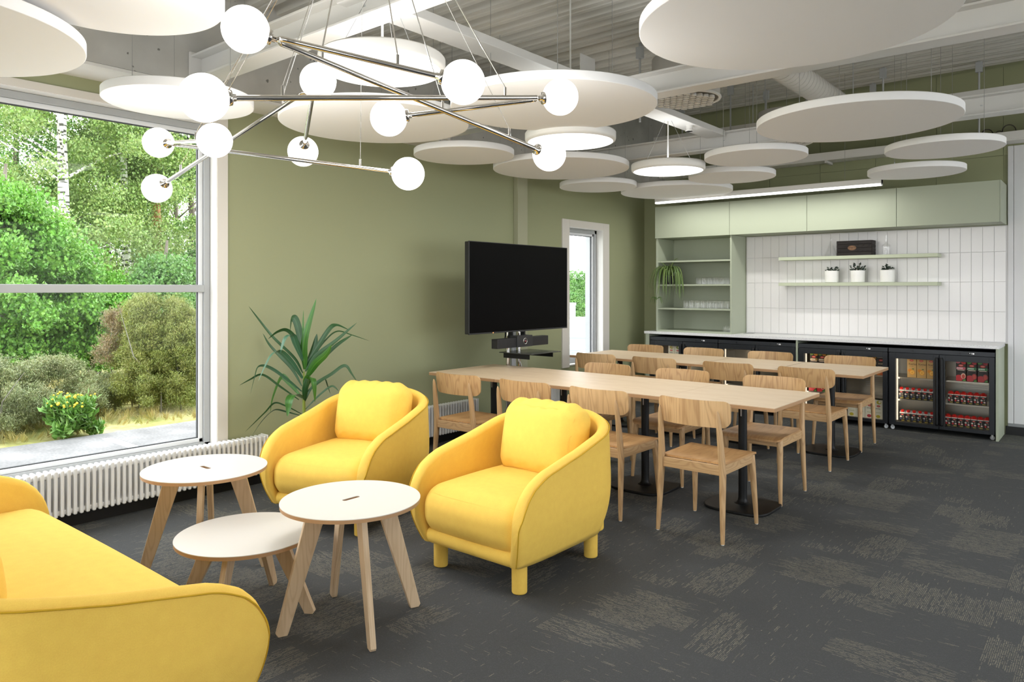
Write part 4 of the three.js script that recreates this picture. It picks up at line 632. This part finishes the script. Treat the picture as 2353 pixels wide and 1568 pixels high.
// ───────────────────────── drinks fridges ─────────────────────────
const digit = canvasTex(96, 48, (c) => { c.fillStyle = '#07080a'; c.fillRect(0, 0, 96, 48); c.fillStyle = '#ffffff'; c.font = 'bold 34px monospace'; c.fillText('19', 38, 36); c.fillRect(18, 12, 8, 8); });
M.display = std('#ffffff', 0.4, { map: digit, emissiveMap: digit, emissive: new THREE.Color(1, 1, 1), emissiveIntensity: 0.9 });
function fridge(x0, W, label, lit) {
  const t = thing('drinks_fridge', label, 'fridge', [x0, 0, 0], 0, 'black double door drinks fridges'), s = W / 0.925, zf = ZF - 0.035, zb = ZB + 0.02, X = (v) => v * s;
  mesh('body', [box(X(0.003), X(0.02), 0.05, 0.838, zb, zf), box(X(0.905), X(0.922), 0.05, 0.838, zb, zf), box(X(0.003), X(0.922), 0.05, 0.075, zb, zf), box(X(0.003), X(0.922), 0.79, 0.838, zb, zf), box(X(0.003), X(0.922), 0.05, 0.838, zb - 0.008, zb)], M.fridge, t);
  mesh('liner', [box(X(0.02), X(0.905), 0.075, 0.79, zb, zb + 0.004), box(X(0.02), X(0.024), 0.075, 0.79, zb, zf), box(X(0.901), X(0.905), 0.075, 0.79, zb, zf), box(X(0.02), X(0.905), 0.075, 0.085, zb, zf), box(X(0.02), X(0.905), 0.784, 0.79, zb, zf)], M.steel, t);
  mesh('header', box(X(0.003), X(0.922), 0.797, 0.84, zf, ZF - 0.004, 0.002), M.fridgeHead, t); mesh('lock', cyl(0.008, 0.008, 0.006, 0, 0, 0, 12).rotateX(PI / 2).translate(X(0.225), 0.817, ZF - 0.004), M.black, t); mesh('lock', cyl(0.008, 0.008, 0.006, 0, 0, 0, 12).rotateX(PI / 2).translate(X(0.635), 0.817, ZF - 0.004), M.black, t);
  { const g = new THREE.BoxGeometry(0.062, 0.026, 0.003); g.translate(X(0.735), 0.818, ZF - 0.003); mesh('temperature_display', g, M.display, t); }
  for (const [a, b, hs, gl, gr] of [[0.006, 0.455, 1, 0.066, 0.405], [0.46, 0.919, -1, 0.508, 0.873]]) {
    const d = mesh('door', [box(X(a), X(gl), 0.055, 0.793, zf + 0.002, ZF - 0.004, 0.003), box(X(gr), X(b), 0.055, 0.793, zf + 0.002, ZF - 0.004, 0.003), box(X(gl), X(gr), 0.735, 0.793, zf + 0.002, ZF - 0.004, 0.001), box(X(gl), X(gr), 0.055, 0.088, zf + 0.002, ZF - 0.004, 0.001)], M.fridge, t);
    const g = new THREE.PlaneGeometry(X(gr - gl), 0.647); g.translate(X((gl + gr) / 2), 0.4115, ZF - 0.018); mesh('pane', g, M.fridgeGlass, d);
    const hx = hs > 0 ? X(b - 0.018) : X(a + 0.018); mesh('handle', [taper([[[hx, 0.09, ZF - 0.006], 0.013, 0.02], [[hx, 0.11, ZF - 0.004], 0.019, 0.024], [[hx, 0.74, ZF - 0.004], 0.019, 0.024], [[hx, 0.765, ZF - 0.006], 0.012, 0.018]], 16)], M.blackMetal, d);
  }
  for (const [a, b] of [[0.03, 0.45], [0.465, 0.895]]) for (const y of [0.315, 0.54]) mesh('wire_shelf', [box(X(a), X(b), y - 0.016, y, zf - 0.03, zf - 0.024, 0.001), box(X(a), X(b), y - 0.004, y, zb + 0.012, zf - 0.03)], M.steel, t);
  mesh('light_strip', box(X(0.068), X(0.082), 0.1, 0.73, zf - 0.02, zf - 0.008, 0.003), M.fridgeGlow, t);
  mesh('vent_grille', [0, 1, 2, 3, 4].map((k) => box(X(0.6), X(0.85), 0.38 + k * 0.02, 0.386 + k * 0.02, zb + 0.004, zb + 0.008)), M.galv, t);
  for (const c of [0.03, 0.895]) mesh('castor', [cyl(0.02, 0.02, 0.014, 0, -0.007, 0, 16).rotateX(PI / 2).rotateY(0.7).translate(X(c), 0.021, zf - 0.02), cbox(0.018, 0.03, 0.006, X(c), 0.036, zf - 0.012)], M.galv, t);
  addRect('fridge_light', 0.012, 0.6, [x0 + X(0.084), 0.42, zf - 0.014], [x0 + X(0.9), 0.42, zf - 0.1], LIGHT.fridge * lit, new THREE.Color(1, 0.84, 0.62));
}
fridge(0.343, 0.912, 'black drinks fridge beside the green wall end of the worktop', 1); fridge(1.256, 0.91, 'black drinks fridge left of the worktop divider', 0.7); fridge(2.19, 0.908, 'black drinks fridge right of the worktop divider', 1); fridge(3.1, 0.925, 'black drinks fridge at the worktop end with rows of small cartons', 1);
// cartons
const CT = {};
function cartonTex(w, h, draw) { return canvasTex(w, h, draw); }
const oval = (c, x, y, rx, ry, f) => { c.fillStyle = f; c.beginPath(); c.ellipse(x, y, rx, ry, 0, 0, 7); c.fill(); };
const brand = (c, x, y, k) => { oval(c, x, y, 17 * k, 9 * k, '#c9342e'); c.fillStyle = '#f1d9c8'; c.fillRect(x - 10 * k, y - 1.5 * k, 20 * k, 3 * k); };
CT.orange = cartonTex(96, 220, (c) => { c.fillStyle = '#c79f62'; c.fillRect(0, 0, 96, 220); brand(c, 46, 26, 1.2); c.fillStyle = '#5c4630'; c.font = 'italic bold 31px serif'; c.fillText('Natur', 9, 78); c.font = '9px sans-serif'; c.fillText('APPELSIINI', 20, 96); oval(c, 30, 140, 22, 18, '#dd8a2a'); oval(c, 52, 162, 27, 27, '#e79a2f'); oval(c, 52, 162, 20, 20, '#f4c565'); oval(c, 52, 162, 12, 12, '#e8a63f'); oval(c, 62, 122, 12, 6, '#5f7a34'); });
const juice = (top, mid, fruit, name, g) => cartonTex(96, 220, (c) => { c.fillStyle = '#1d1513'; c.fillRect(0, 0, 96, 220); oval(c, 20, 8, 26, 22, top); oval(c, 76, 12, 28, 24, fruit); brand(c, 48, 50, 1.5); c.fillStyle = g; c.fillRect(4, 68, 88, 26); c.fillStyle = '#ffffff'; c.font = 'bold 21px sans-serif'; c.fillText(name, 7, 88); c.fillStyle = '#e9d3c2'; c.fillRect(14, 97, 70, 7); oval(c, 30, 190, 40, 36, fruit); oval(c, 72, 166, 24, 32, mid); oval(c, 72, 170, 15, 24, '#c34a3c'); oval(c, 84, 212, 16, 12, '#4c8a3a'); });
CT.straw = juice('#d87a86', '#e5b7a2', '#c8313a', 'JUISSI', '#c9566a'); CT.fig = juice('#5d9a4a', '#9c3b40', '#b8313a', 'JUISSI', '#2f7a48'); CT.apple = juice('#7a9a3a', '#a8b04a', '#c8882e', 'JUISSI', '#8a6a2a');
CT.rose = cartonTex(96, 220, (c) => { c.fillStyle = '#16100f'; c.fillRect(0, 0, 96, 220); c.fillStyle = '#e7dcd0'; c.fillRect(0, 0, 96, 16); brand(c, 50, 44, 1.4); c.fillStyle = '#e4cfae'; c.font = 'bold 20px sans-serif'; c.fillText('ROSÉ', 18, 92); c.fillRect(14, 116, 66, 5); oval(c, 26, 196, 32, 26, '#d8772c'); oval(c, 74, 198, 30, 26, '#cf5f2a'); });
CT.vital = (f) => cartonTex(96, 220, (c) => { c.fillStyle = '#efe9d6'; c.fillRect(0, 0, 96, 220); oval(c, 52, 30, 26, 22, f); oval(c, 60, 26, 12, 12, '#f4efdf'); brand(c, 48, 74, 1.2); c.fillStyle = '#55524a'; c.font = 'bold 20px sans-serif'; c.fillText('VITAL', 16, 112); oval(c, 44, 196, 24, 18, f); c.fillStyle = '#9ba25a'; c.fillRect(20, 150, 56, 4); });
CT.vitalY = CT.vital('#c9b73c'); CT.vitalR = CT.vital('#c4434a'); CT.vitalG = CT.vital('#9aa63a');
const small = (a, b) => cartonTex(64, 136, (c) => { c.fillStyle = '#191617'; c.fillRect(0, 0, 64, 136); c.fillStyle = '#d5cfc9'; c.fillRect(0, 0, 64, 12); brand(c, 32, 30, 0.95); oval(c, 15, 62, 11, 11, '#eee7df'); oval(c, 15, 62, 4.5, 4.5, '#2a2020'); oval(c, 16, 92, 11, 14, a); oval(c, 46, 90, 11, 10, b); oval(c, 38, 120, 20, 9, '#8c7b32'); c.fillStyle = '#cfc3b4'; c.fillRect(40, 46, 4, 26); });
CT.dark = small('#3b4668', '#6d6a48'); CT.red = small('#b8262c', '#e8c9c6');
function carton(tex, w, h, d, cap, capCol) {
  const gb = new THREE.BoxGeometry(w, h, d); gb.translate(0, h / 2, 0); const side = std('#ffffff', 0.5, { map: tex });
  return (x, y, z, lab, grp, turn = 0) => {
    const t = thing('juice_carton', lab, 'carton', [x, y, z], turn, grp); mesh('box', gb, side, t);
    if (cap) { mesh('roof', cap.roof, cap.m, t); mesh('screw_cap', cap.g, capCol, t); }
  };
}
const capRed = std('#d22b25', 0.4), roofM = std('#cdd0d6', 0.4), roofR = std('#d8413c', 0.45);
const slope = (w, h, d, y) => { const g = new THREE.BufferGeometry(), a = w / 2, b = d / 2; const p = [[-a, y, b], [a, y, b], [a, y, -b], [-a, y, -b], [-a, y + h, -b * 0.3], [a, y + h, -b * 0.3], [-a, y + h, -b], [a, y + h, -b]]; const f = [0, 1, 5, 0, 5, 4, 4, 5, 7, 4, 7, 6, 6, 7, 2, 6, 2, 3, 1, 2, 5, 5, 2, 7, 0, 4, 3, 4, 6, 3]; const q = []; for (const i of f) q.push(...p[i]); g.setAttribute('position', new THREE.Float32BufferAttribute(q, 3)); g.computeVertexNormals(); return metric(g); };
const capS = (m) => ({ roof: slope(0.05, 0.018, 0.05, 0.09), m, g: cyl(0.0155, 0.0155, 0.014, 0, 0, 0, 14).rotateX(0.45).translate(0, 0.101, 0.008) });
const cDark = carton(CT.dark, 0.05, 0.09, 0.05, capS(roofM), capRed), cRed = carton(CT.red, 0.05, 0.09, 0.05, capS(roofR), capRed);
const big = (k) => carton(CT[k], 0.083, 0.196, 0.07);
const zr = ZF - 0.105;
for (let i = 0; i < 3; i++) big('orange')(3.30 + i * 0.088, 0.541, zr - 0.02, 'beige orange juice carton on the top shelf of the end fridge', 'beige orange juice cartons');
for (let i = 0; i < 2; i++) big('fig')(3.822 + i * 0.091, 0.541, zr - 0.02, 'black and green fruit drink carton on the top shelf of the end fridge', 'black and green cartons'); big('straw')(3.731, 0.541, zr - 0.02, 'black and pink strawberry drink carton on the top shelf of the end fridge');
for (let i = 0; i < 7; i++) { cDark(3.205 + i * 0.0535, 0.316, zr, 'small dark carton with red cap on the middle shelf of the end fridge', 'small dark cartons on the middle shelf'); cDark(3.215 + i * 0.053, 0.0855, zr, 'small dark carton with red cap on the floor of the end fridge', 'small dark cartons on the fridge floor'); }
for (let i = 0; i < 6; i++) cRed(3.645 + i * 0.0545, 0.316, zr, 'small red capped cherry drink carton on the middle shelf of the end fridge', 'small red cartons on the middle shelf');
for (let i = 0; i < 7; i++) cRed(3.622 + i * 0.0545, 0.0855, zr, 'small red capped cherry drink carton on the floor of the end fridge', 'small red cartons on the fridge floor');
['apple', 'vitalG', 'apple', 'rose'].forEach((k, i) => big(k)(2.75 + i * 0.088, 0.541, zr - 0.01, ['black apple drink carton left of a cream carton on the upper fridge shelf', 'cream fruit drink carton on the upper fridge shelf', 'black citrus drink carton beside the tall rosé carton', 'black rosé drink carton with orange slices on the upper fridge shelf'][i]));
['vitalY', 'vitalR', 'vitalR', 'vitalY', 'vitalG'].forEach((k, i) => big(k)(2.73 + i * 0.087, 0.0855, zr - 0.01, 'white VITAL drink carton on the floor of the fridge right of the divider', 'white fruit drink cartons'));
['apple', 'apple', 'apple'].forEach((k, i) => big(k)(2.33 + i * 0.089, 0.541, zr - 0.03, 'black apple drink carton behind the left door of the fridge right of the divider', 'black apple cartons')); ['fig', 'straw', 'vitalG'].forEach((k, i) => big(k)(2.32 + i * 0.089, 0.316, zr - 0.02, ['black and green carton on the middle shelf of the fridge right of the divider', 'black and pink carton on the middle shelf of the fridge right of the divider', 'white fruit carton on the middle shelf of the fridge right of the divider'][i]));
for (let i = 0; i < 2; i++) cDark(2.03 + i * 0.055, 0.541, zr, 'small dark carton with red cap in the fridge left of the divider', 'small dark cartons left of the divider');
['vitalY', 'vitalG', 'vitalY'].forEach((k, i) => big(k)(0.6 + i * 0.088, 0.541 - 0.0, zr - 0.02, 'white fruit carton behind the left door of the fridge by the green wall', 'white cartons by the green wall')); ['vitalG', 'vitalY'].forEach((k, i) => big(k)(0.9 + i * 0.088, 0.541, zr - 0.02, 'white fruit carton behind the right door of the fridge by the green wall', 'white cartons behind the right door'));

// ───────────────────────── outdoors ─────────────────────────
{
  const lot = mesh('unseen_ground', metric(box(-0.25, 40, -0.42, -0.35, -30, 40), 'z'), M.bouncePaving); lot.userData.kind = 'structure';  // ground out of view, kept pale to bounce light up onto the discs
  const asph = mesh('car_park', metric(box(-4.75, -0.25, -0.42, -0.35, -11, 8), 'z'), M.asphalt); asph.userData.kind = 'structure';
  const g = new THREE.PlaneGeometry(60, 60, 90, 90); g.rotateX(-PI / 2); const p = g.attributes.position;
  for (let i = 0; i < p.count; i++) { const x = p.getX(i) - 34.7, z = p.getZ(i) + 6, e = Math.min(1, Math.max(0, (-4.7 - x) / 1.5)); p.setXYZ(i, x, -0.4 + e * (0.06 + 0.12 * fbm(x * 0.5, z * 0.5, 2)) - Math.max(0, -12.5 - x) * 0.05 - Math.max(0, -13 - z) * 0.35, z); }
  g.computeVertexNormals(); const gr = mesh('grass_bank', metric(g, 'z'), M.grass); gr.userData.kind = 'structure';
  const pale = mesh('pale_road', metric(box(-19, -14.2, -0.62, -0.4, -16, 2), 'z'), M.pale); pale.userData.kind = 'structure';
  for (const z of [-5.3, -3.6, -2.1, -0.6]) tag(mesh('parking_line', box(-4.4, -2.2, -0.35, -0.346, z - 0.05, z + 0.05), M.line), 'white painted parking line on the asphalt outside', 'road marking', 'parking lines');
}
const leafQuad = (w, h, fold = 0.3) => { const g = new THREE.BufferGeometry(); g.setAttribute('position', new THREE.Float32BufferAttribute([0, 0, 0, -w / 2, h * 0.5, -fold * w, 0, h * 0.45, 0, 0, h, -fold * w * 0.5, w / 2, h * 0.5, -fold * w], 3)); g.setIndex([0, 2, 1, 1, 2, 3, 0, 4, 2, 2, 4, 3]); g.computeVertexNormals(); return g; };
function sprig(n, w, h, spread) { const gs = []; for (let i = 0; i < n; i++) { const q = leafQuad(w, h).toNonIndexed(); q.rotateX(rnd(-1.3, 1.3)); q.rotateY(rnd(0, 2 * PI)); q.rotateZ(rnd(-0.8, 0.8)); q.translate(rnd(-spread, spread), rnd(-spread, spread), rnd(-spread, spread)); gs.push(q); } return mergeGeometries(gs); }
const foliage = (c) => phys({ color: c, roughness: 0.6, transmission: 0.4, thickness: 0, side: THREE.DoubleSide });
reseed(500);
const SP = { maple: sprig(9, 0.05, 0.06, 0.1), birch: sprig(8, 0.05, 0.065, 0.13), fir: sprig(26, 0.008, 0.034, 0.055), bush: sprig(24, 0.008, 0.032, 0.05), herb: sprig(6, 0.04, 0.09, 0.05), needle: sprig(12, 0.012, 0.13, 0.1), far: sprig(10, 0.07, 0.09, 0.2) };
const FM = { maple: foliage('#75b03e'), birch: foliage('#93b264'), dark: foliage('#6a9c4a'), juniper: foliage('#929e4a'), olive: foliage('#96a272'), brown: foliage('#9a8a64'), herb: foliage('#74a846'), pine: foliage('#829c60') };
const dummy = new THREE.Object3D(), tint = new THREE.Color();
function cloud(name, parent, geo, mat, pts, vary = 0.25) {
  const im = new THREE.InstancedMesh(geo, mat, pts.length); im.name = name; im.userData.kind = 'stuff'; parent.add(im);
  pts.forEach((q, i) => { dummy.position.set(q[0], q[1], q[2]); dummy.rotation.set(rnd(-0.6, 0.6), rnd(0, 2 * PI), rnd(-0.6, 0.6)); dummy.scale.setScalar((q[3] ?? 1) * rnd(0.75, 1.3)); dummy.updateMatrix(); im.setMatrixAt(i, dummy.matrix); const k = 1 + rnd(-vary, vary); tint.setRGB(Math.min(1, 0.82 * k * rnd(0.9, 1.2)), Math.min(1, 0.82 * k), Math.min(1, 0.8 * k * rnd(0.8, 1))); im.setColorAt(i, tint); });
}
function clumps(n, per, R, y0, y1, shape, cr, flat = 1) { const pts = []; for (let i = 0; i < n; i++) { const v = rnd(), y = y0 + (y1 - y0) * v, r = R * shape(v) * Math.sqrt(rnd(0.05, 1)), a = rnd(0, 2 * PI), c = [Math.cos(a) * r, y, Math.sin(a) * r]; const s = cr * rnd(0.6, 1.25); for (let k = 0; k < per; k++) pts.push([c[0] + gauss() * s, c[1] + gauss() * s * flat, c[2] + gauss() * s]); } return pts; }
const GY = (x) => -0.33 - Math.max(0, -12.5 - x) * 0.05;
function tree(name, label, x, z, { trunk, trunkR = 0.12, h = 7, leaf, mat, n = 60, per = 60, R = 1.5, y0 = 1, y1 = 6, cr = 0.4, lean = 0, shape = (v) => Math.sin(PI * (0.12 + 0.8 * v)), flat = 0.75, branches = 9, group = 'trees outside the tall window', stems = 1 }) {
  const t = thing(name, label, 'tree', [x, GY(x), z], 0, group);
  for (let s = 0; s < stems; s++) { const dx = s ? rnd(-0.3, 0.3) : 0, dz = s ? rnd(-0.3, 0.3) : 0; mesh('trunk', taper([[[dx, -0.2, dz], trunkR * 1.15], [[dx + lean * 0.2, h * 0.25, dz], trunkR * 0.9], [[dx * 2 + lean * 0.5, h * 0.55, dz * 2 + 0.1], trunkR * 0.65], [[dx * 3 + lean, h, dz * 3], trunkR * 0.2]], 12), trunk, t); }
  for (let b = 0; b < branches; b++) { const v = rnd(0.1, 0.9), y = y0 + (y1 - y0) * v, a = rnd(0, 2 * PI), L = R * shape(v) * rnd(0.6, 1); mesh('branch', taper([[[lean * y / h * 0.7, y - L * 0.45, 0], trunkR * 0.28], [[Math.cos(a) * L * 0.5, y - L * 0.1, Math.sin(a) * L * 0.5], trunkR * 0.18], [[Math.cos(a) * L, y + L * 0.12, Math.sin(a) * L], trunkR * 0.05]], 6), trunk, t); }
  cloud('foliage', t, leaf, mat, clumps(n, per, R, y0, y1, shape, cr, flat));
}
reseed(900);
tree('maple_tree', 'bright green maple tree at the left of the view through the window', -10.3, -4.2, { trunk: M.bark, h: 4, leaf: SP.maple, mat: FM.maple, n: 130, per: 75, R: 1.35, y0: 0.5, y1: 3.5, cr: 0.28 });
tree('maple_tree', 'low maple tree with dense bright leaves behind the flowering bush', -10.4, -5.7, { trunk: M.bark, h: 2.6, leaf: SP.maple, mat: FM.maple, n: 110, per: 70, R: 1.2, y0: 0.45, y1: 1.95, cr: 0.26 });
tree('maple_tree', 'small maple tree behind the tall junipers outside', -10.6, -7.2, { trunk: M.bark, h: 2.8, leaf: SP.maple, mat: FM.dark, n: 95, per: 70, R: 1.1, y0: 0.5, y1: 2.3, cr: 0.26 });
tree('birch_tree', 'white stemmed birch tree seen through the tall window', -13.9, -6.35, { trunk: M.birch, trunkR: 0.15, h: 10, leaf: SP.birch, mat: FM.birch, n: 95, per: 46, R: 2.0, y0: 2.0, y1: 8.2, cr: 0.36, lean: 0.3, branches: 14 });
tree('birch_tree', 'dense drooping birch tree beside the pine outside', -15.0, -8.2, { trunk: M.birch, trunkR: 0.12, h: 10, leaf: SP.birch, mat: FM.birch, n: 120, per: 55, R: 1.9, y0: 1.6, y1: 8.5, cr: 0.42, branches: 14 });
tree('pine_tree', 'pine tree with a reddish bare trunk outside', -15.4, -9.25, { trunk: M.pine, trunkR: 0.16, h: 9, leaf: SP.needle, mat: FM.pine, n: 60, per: 60, R: 1.9, y0: 4.6, y1: 8.4, cr: 0.4, lean: -0.3, branches: 8 });
tree('alder_tree', 'leafy tree with a grey trunk near the right edge of the window view', -16.2, -10.6, { trunk: M.bark, h: 9, leaf: SP.birch, mat: FM.dark, n: 105, per: 50, R: 1.7, y0: 1.2, y1: 7.6, cr: 0.4 });
tree('alder_tree', 'tall leafy tree behind the bright maple outside', -17.5, -6.5, { trunk: M.bark, h: 9, leaf: SP.birch, mat: FM.dark, n: 110, per: 52, R: 2.2, y0: 1.6, y1: 8, cr: 0.45 });
tree('spruce_tree', 'background tree filling the gap between the birches', -19.5, -9.4, { trunk: M.bark, h: 9, leaf: SP.far, mat: FM.dark, n: 44, per: 36, R: 2.2, y0: 1.4, y1: 6.4, cr: 0.5 });
tree('spruce_tree', 'background tree behind the pine trunk', -20.5, -12.2, { trunk: M.bark, h: 9, leaf: SP.far, mat: FM.birch, n: 44, per: 36, R: 2.3, y0: 1.2, y1: 6.2, cr: 0.5 });
tree('spruce_tree', 'background tree at the far left behind the maple', -18.5, -4.6, { trunk: M.bark, h: 9, leaf: SP.far, mat: FM.birch, n: 40, per: 36, R: 2.3, y0: 1.4, y1: 7.2, cr: 0.5 });
tree('birch_tree', 'slender birch tree with white stem behind the middle of the window', -17.2, -8.6, { trunk: M.birch, trunkR: 0.11, h: 9.5, leaf: SP.birch, mat: FM.birch, n: 60, per: 44, R: 1.5, y0: 2.2, y1: 8, cr: 0.4 });
const cone = (v) => 0.25 + 0.75 * Math.pow(1 - v, 0.7);
function bush(name, label, x, z, o) { tree(name, label, x, z, { trunk: M.twig, trunkR: 0.011, branches: 8, cr: 0.1, stems: 2, group: 'bushes outside the tall window', flat: 1, ...o }); }
bush('juniper_bush', 'sprawling olive juniper bush at the left of the grass bank', -5.7, -2.75, { h: 0.8, leaf: SP.bush, mat: FM.olive, n: 95, per: 34, R: 0.75, y0: 0.05, y1: 0.85, branches: 10 });
bush('juniper_bush', 'sprawling olive juniper bush with bare grey twigs', -6.0, -3.55, { h: 0.7, leaf: SP.bush, mat: FM.olive, n: 80, per: 30, R: 0.7, y0: 0.1, y1: 0.78, branches: 18 });
bush('juniper_bush', 'small juniper bush beside the flowering bush', -6.4, -4.2, { h: 0.5, leaf: SP.bush, mat: FM.olive, n: 50, per: 30, R: 0.5, y0: 0.05, y1: 0.5 });
bush('juniper_bush', 'tall upright yellow green juniper outside', -6.0, -4.75, { h: 1.5, leaf: SP.fir, mat: FM.juniper, n: 120, per: 30, R: 0.5, y0: 0.1, y1: 1.6, shape: cone });
bush('juniper_bush', 'tall upright juniper nearest the window frame outside', -5.75, -5.15, { h: 1.5, leaf: SP.fir, mat: FM.juniper, n: 110, per: 30, R: 0.45, y0: 0.1, y1: 1.55, shape: cone });
bush('juniper_bush', 'half withered brown tipped juniper outside', -6.3, -4.45, { h: 1.45, leaf: SP.bush, mat: FM.brown, n: 26, per: 14, R: 0.28, y0: 0.7, y1: 1.45, shape: cone, branches: 26 });
{ // flowering bush and grass
  const t = thing('flowering_bush', 'small green bush with yellow flowers at the edge of the asphalt', 'bush', [-4.95, -0.36, -3.42]); reseed(71);
  cloud('foliage', t, SP.herb, FM.herb, clumps(30, 26, 0.27, 0.05, 0.42, (v) => 1 - 0.3 * v, 0.06, 1)); const fg = new THREE.SphereGeometry(0.013, 6, 4), fp = []; for (let i = 0; i < 60; i++) { const a = rnd(0, 7), r = 0.3 * Math.sqrt(rnd()); fp.push([Math.cos(a) * r, rnd(0.38, 0.52), Math.sin(a) * r]); } cloud('flowers', t, fg, std('#e8c83a', 0.7), fp, 0.1);
  const blade = (() => { const gs = []; for (let i = 0; i < 9; i++) { const g = leafQuad(0.012, rnd(0.12, 0.26), 0.1).toNonIndexed(); g.rotateX(rnd(-0.5, 0.5)); g.rotateZ(rnd(-0.5, 0.5)); g.translate(rnd(-0.06, 0.06), 0, rnd(-0.06, 0.06)); gs.push(g); } return mergeGeometries(gs); })();
  const pts = []; for (let i = 0; i < 9000; i++) { const x = rnd(-9.5, -4.9), z = rnd(-9.5, -1), d = fbm(x * 0.9, z * 0.9, 3); if (d < -0.06 || (x > -5.4 && rnd() < 0.5)) continue; pts.push([x, -0.37 + Math.min(1, Math.max(0, (-4.7 - x) / 1.5)) * (0.06 + 0.12 * fbm(x * 0.5, z * 0.5, 2)), z, x > -6.2 ? 0.55 : 1]); }
  const gg = new THREE.Group(); gg.name = 'meadow_grass'; scene.add(gg); tag(gg, 'dry yellowish meadow grass on the bank outside', 'grass'); gg.userData.kind = 'stuff'; cloud('grass_blades', gg, blade, foliage('#b3ab6c'), pts, 0.25);
}
{ // view through the narrow window: wooded hill, industrial building
  const g = new THREE.PlaneGeometry(260, 60, 120, 30), p = g.attributes.position; for (let i = 0; i < p.count; i++) { const x = p.getX(i), v = (p.getY(i) + 30) / 60; p.setXYZ(i, x, -14 + v * 24 + fbm(x * 0.02, 0, 4) * 6 * v + nz(x * 0.22, v * 9, 1) * 0.9, -v * 70 + nz(x * 0.3, v * 14, 5) * 2.5); } g.computeVertexNormals();
  const hill = mesh('wooded_hill', metric(g, 'y'), std('#6a9c4a', 1, { bumpMap: T.grass, bumpScale: 0.6 })); hill.position.set(-105, -4.6, -150); hill.rotation.y = 0.6; tag(hill, 'distant hill covered with trees behind the industrial building', 'hill');
  const pts = []; reseed(88); for (let i = 0; i < 2000; i++) { const x = rnd(-50, 50), v = rnd(0.1, 1); pts.push([x, -14 + v * 24 + fbm(x * 0.02, 0, 4) * 6 * v + rnd(0, 1.6), -v * 70, rnd(0.7, 1.5)]); }
  const crown = (() => { const gs = []; for (let i = 0; i < 500; i++) { const q = leafQuad(0.24, 0.3).toNonIndexed(); q.rotateX(rnd(-1.2, 1.2)); q.rotateY(rnd(0, 7)); const a = rnd(0, 7), u = rnd(-1, 1), s = Math.sqrt(1 - u * u) * 1.7; q.translate(Math.cos(a) * s, u * 2.1, Math.sin(a) * s); gs.push(q); } return mergeGeometries(gs); })();
  cloud('hill_trees', hill, crown, FM.dark, pts, 0.25);
  const t = thing('industrial_building', 'white industrial building with pipes seen through the narrow window', 'building', [-29, -1.25, -49], 0.62);
  mesh('wall', [box(-9, 9, -7, -1.2, -6, 0)], std('#8f9697', 0.8), t); mesh('roof', [box(-9.3, 9.3, -1.3, 0.15, -6.3, 0.3, 0.05)], std('#9da3a4', 0.7), t); mesh('chimney', [cyl(0.28, 0.28, 1.3, -0.35, 0.1, -1.5, 20), cyl(0.34, 0.34, 0.2, -0.35, 1.3, -1.5, 20)], std('#9aa1a3', 0.6), t);
  for (let i = -6; i <= 6; i++) { const w = mesh('window', [box(i * 1.3 - 0.5, i * 1.3 + 0.5, -4.4, -2.4, 0, 0.05)], std('#979d9d', 0.6), t); mesh('pane', [box(i * 1.3 - 0.42, i * 1.3 + 0.42, -4.3, -2.5, 0.05, 0.07)], std('#6f8f8a', 0.2), w); }
  mesh('pipe', [rod([-8, -2, 0.5], [8, -2, 0.5], 0.16, 14), rod([-1.1, -6, 0.5], [-1.1, -2, 0.5], 0.2, 14), rod([0.9, -6, 0.5], [0.9, -2, 0.5], 0.12, 14)], std('#9ea5a5', 0.5), t);
  const tank = thing('grey_tank', 'grey barrel shaped shelter outside the narrow window', 'shelter', [-11.6, -4.2, -25.2], 0.62); const bg = new THREE.CylinderGeometry(1.6, 1.6, 4, 40, 1, false, 0, PI); bg.rotateX(PI / 2); bg.rotateZ(PI / 2); mesh('vault', bg.translate(0, 1.4, 0), std('#a3b0b1', 0.5, { side: THREE.DoubleSide }), tank); mesh('wall', box(-1.6, 1.6, -1, 1.4, -2, 2), std('#b9c4c4', 0.6), tank);
  mesh('window', box(-0.5, 0.5, 0.5, 1.2, 2, 2.03), std('#6f8f8a', 0.2), tank);
}
// ───────────────────────── shadows and hand-over ─────────────────────────
scene.traverse((o) => { if (o.isMesh) { o.castShadow = true; o.receiveShadow = true; } });
for (const l of lights) if (!l.isRectAreaLight) l.castShadow = true;
renderer.render(scene, camera);
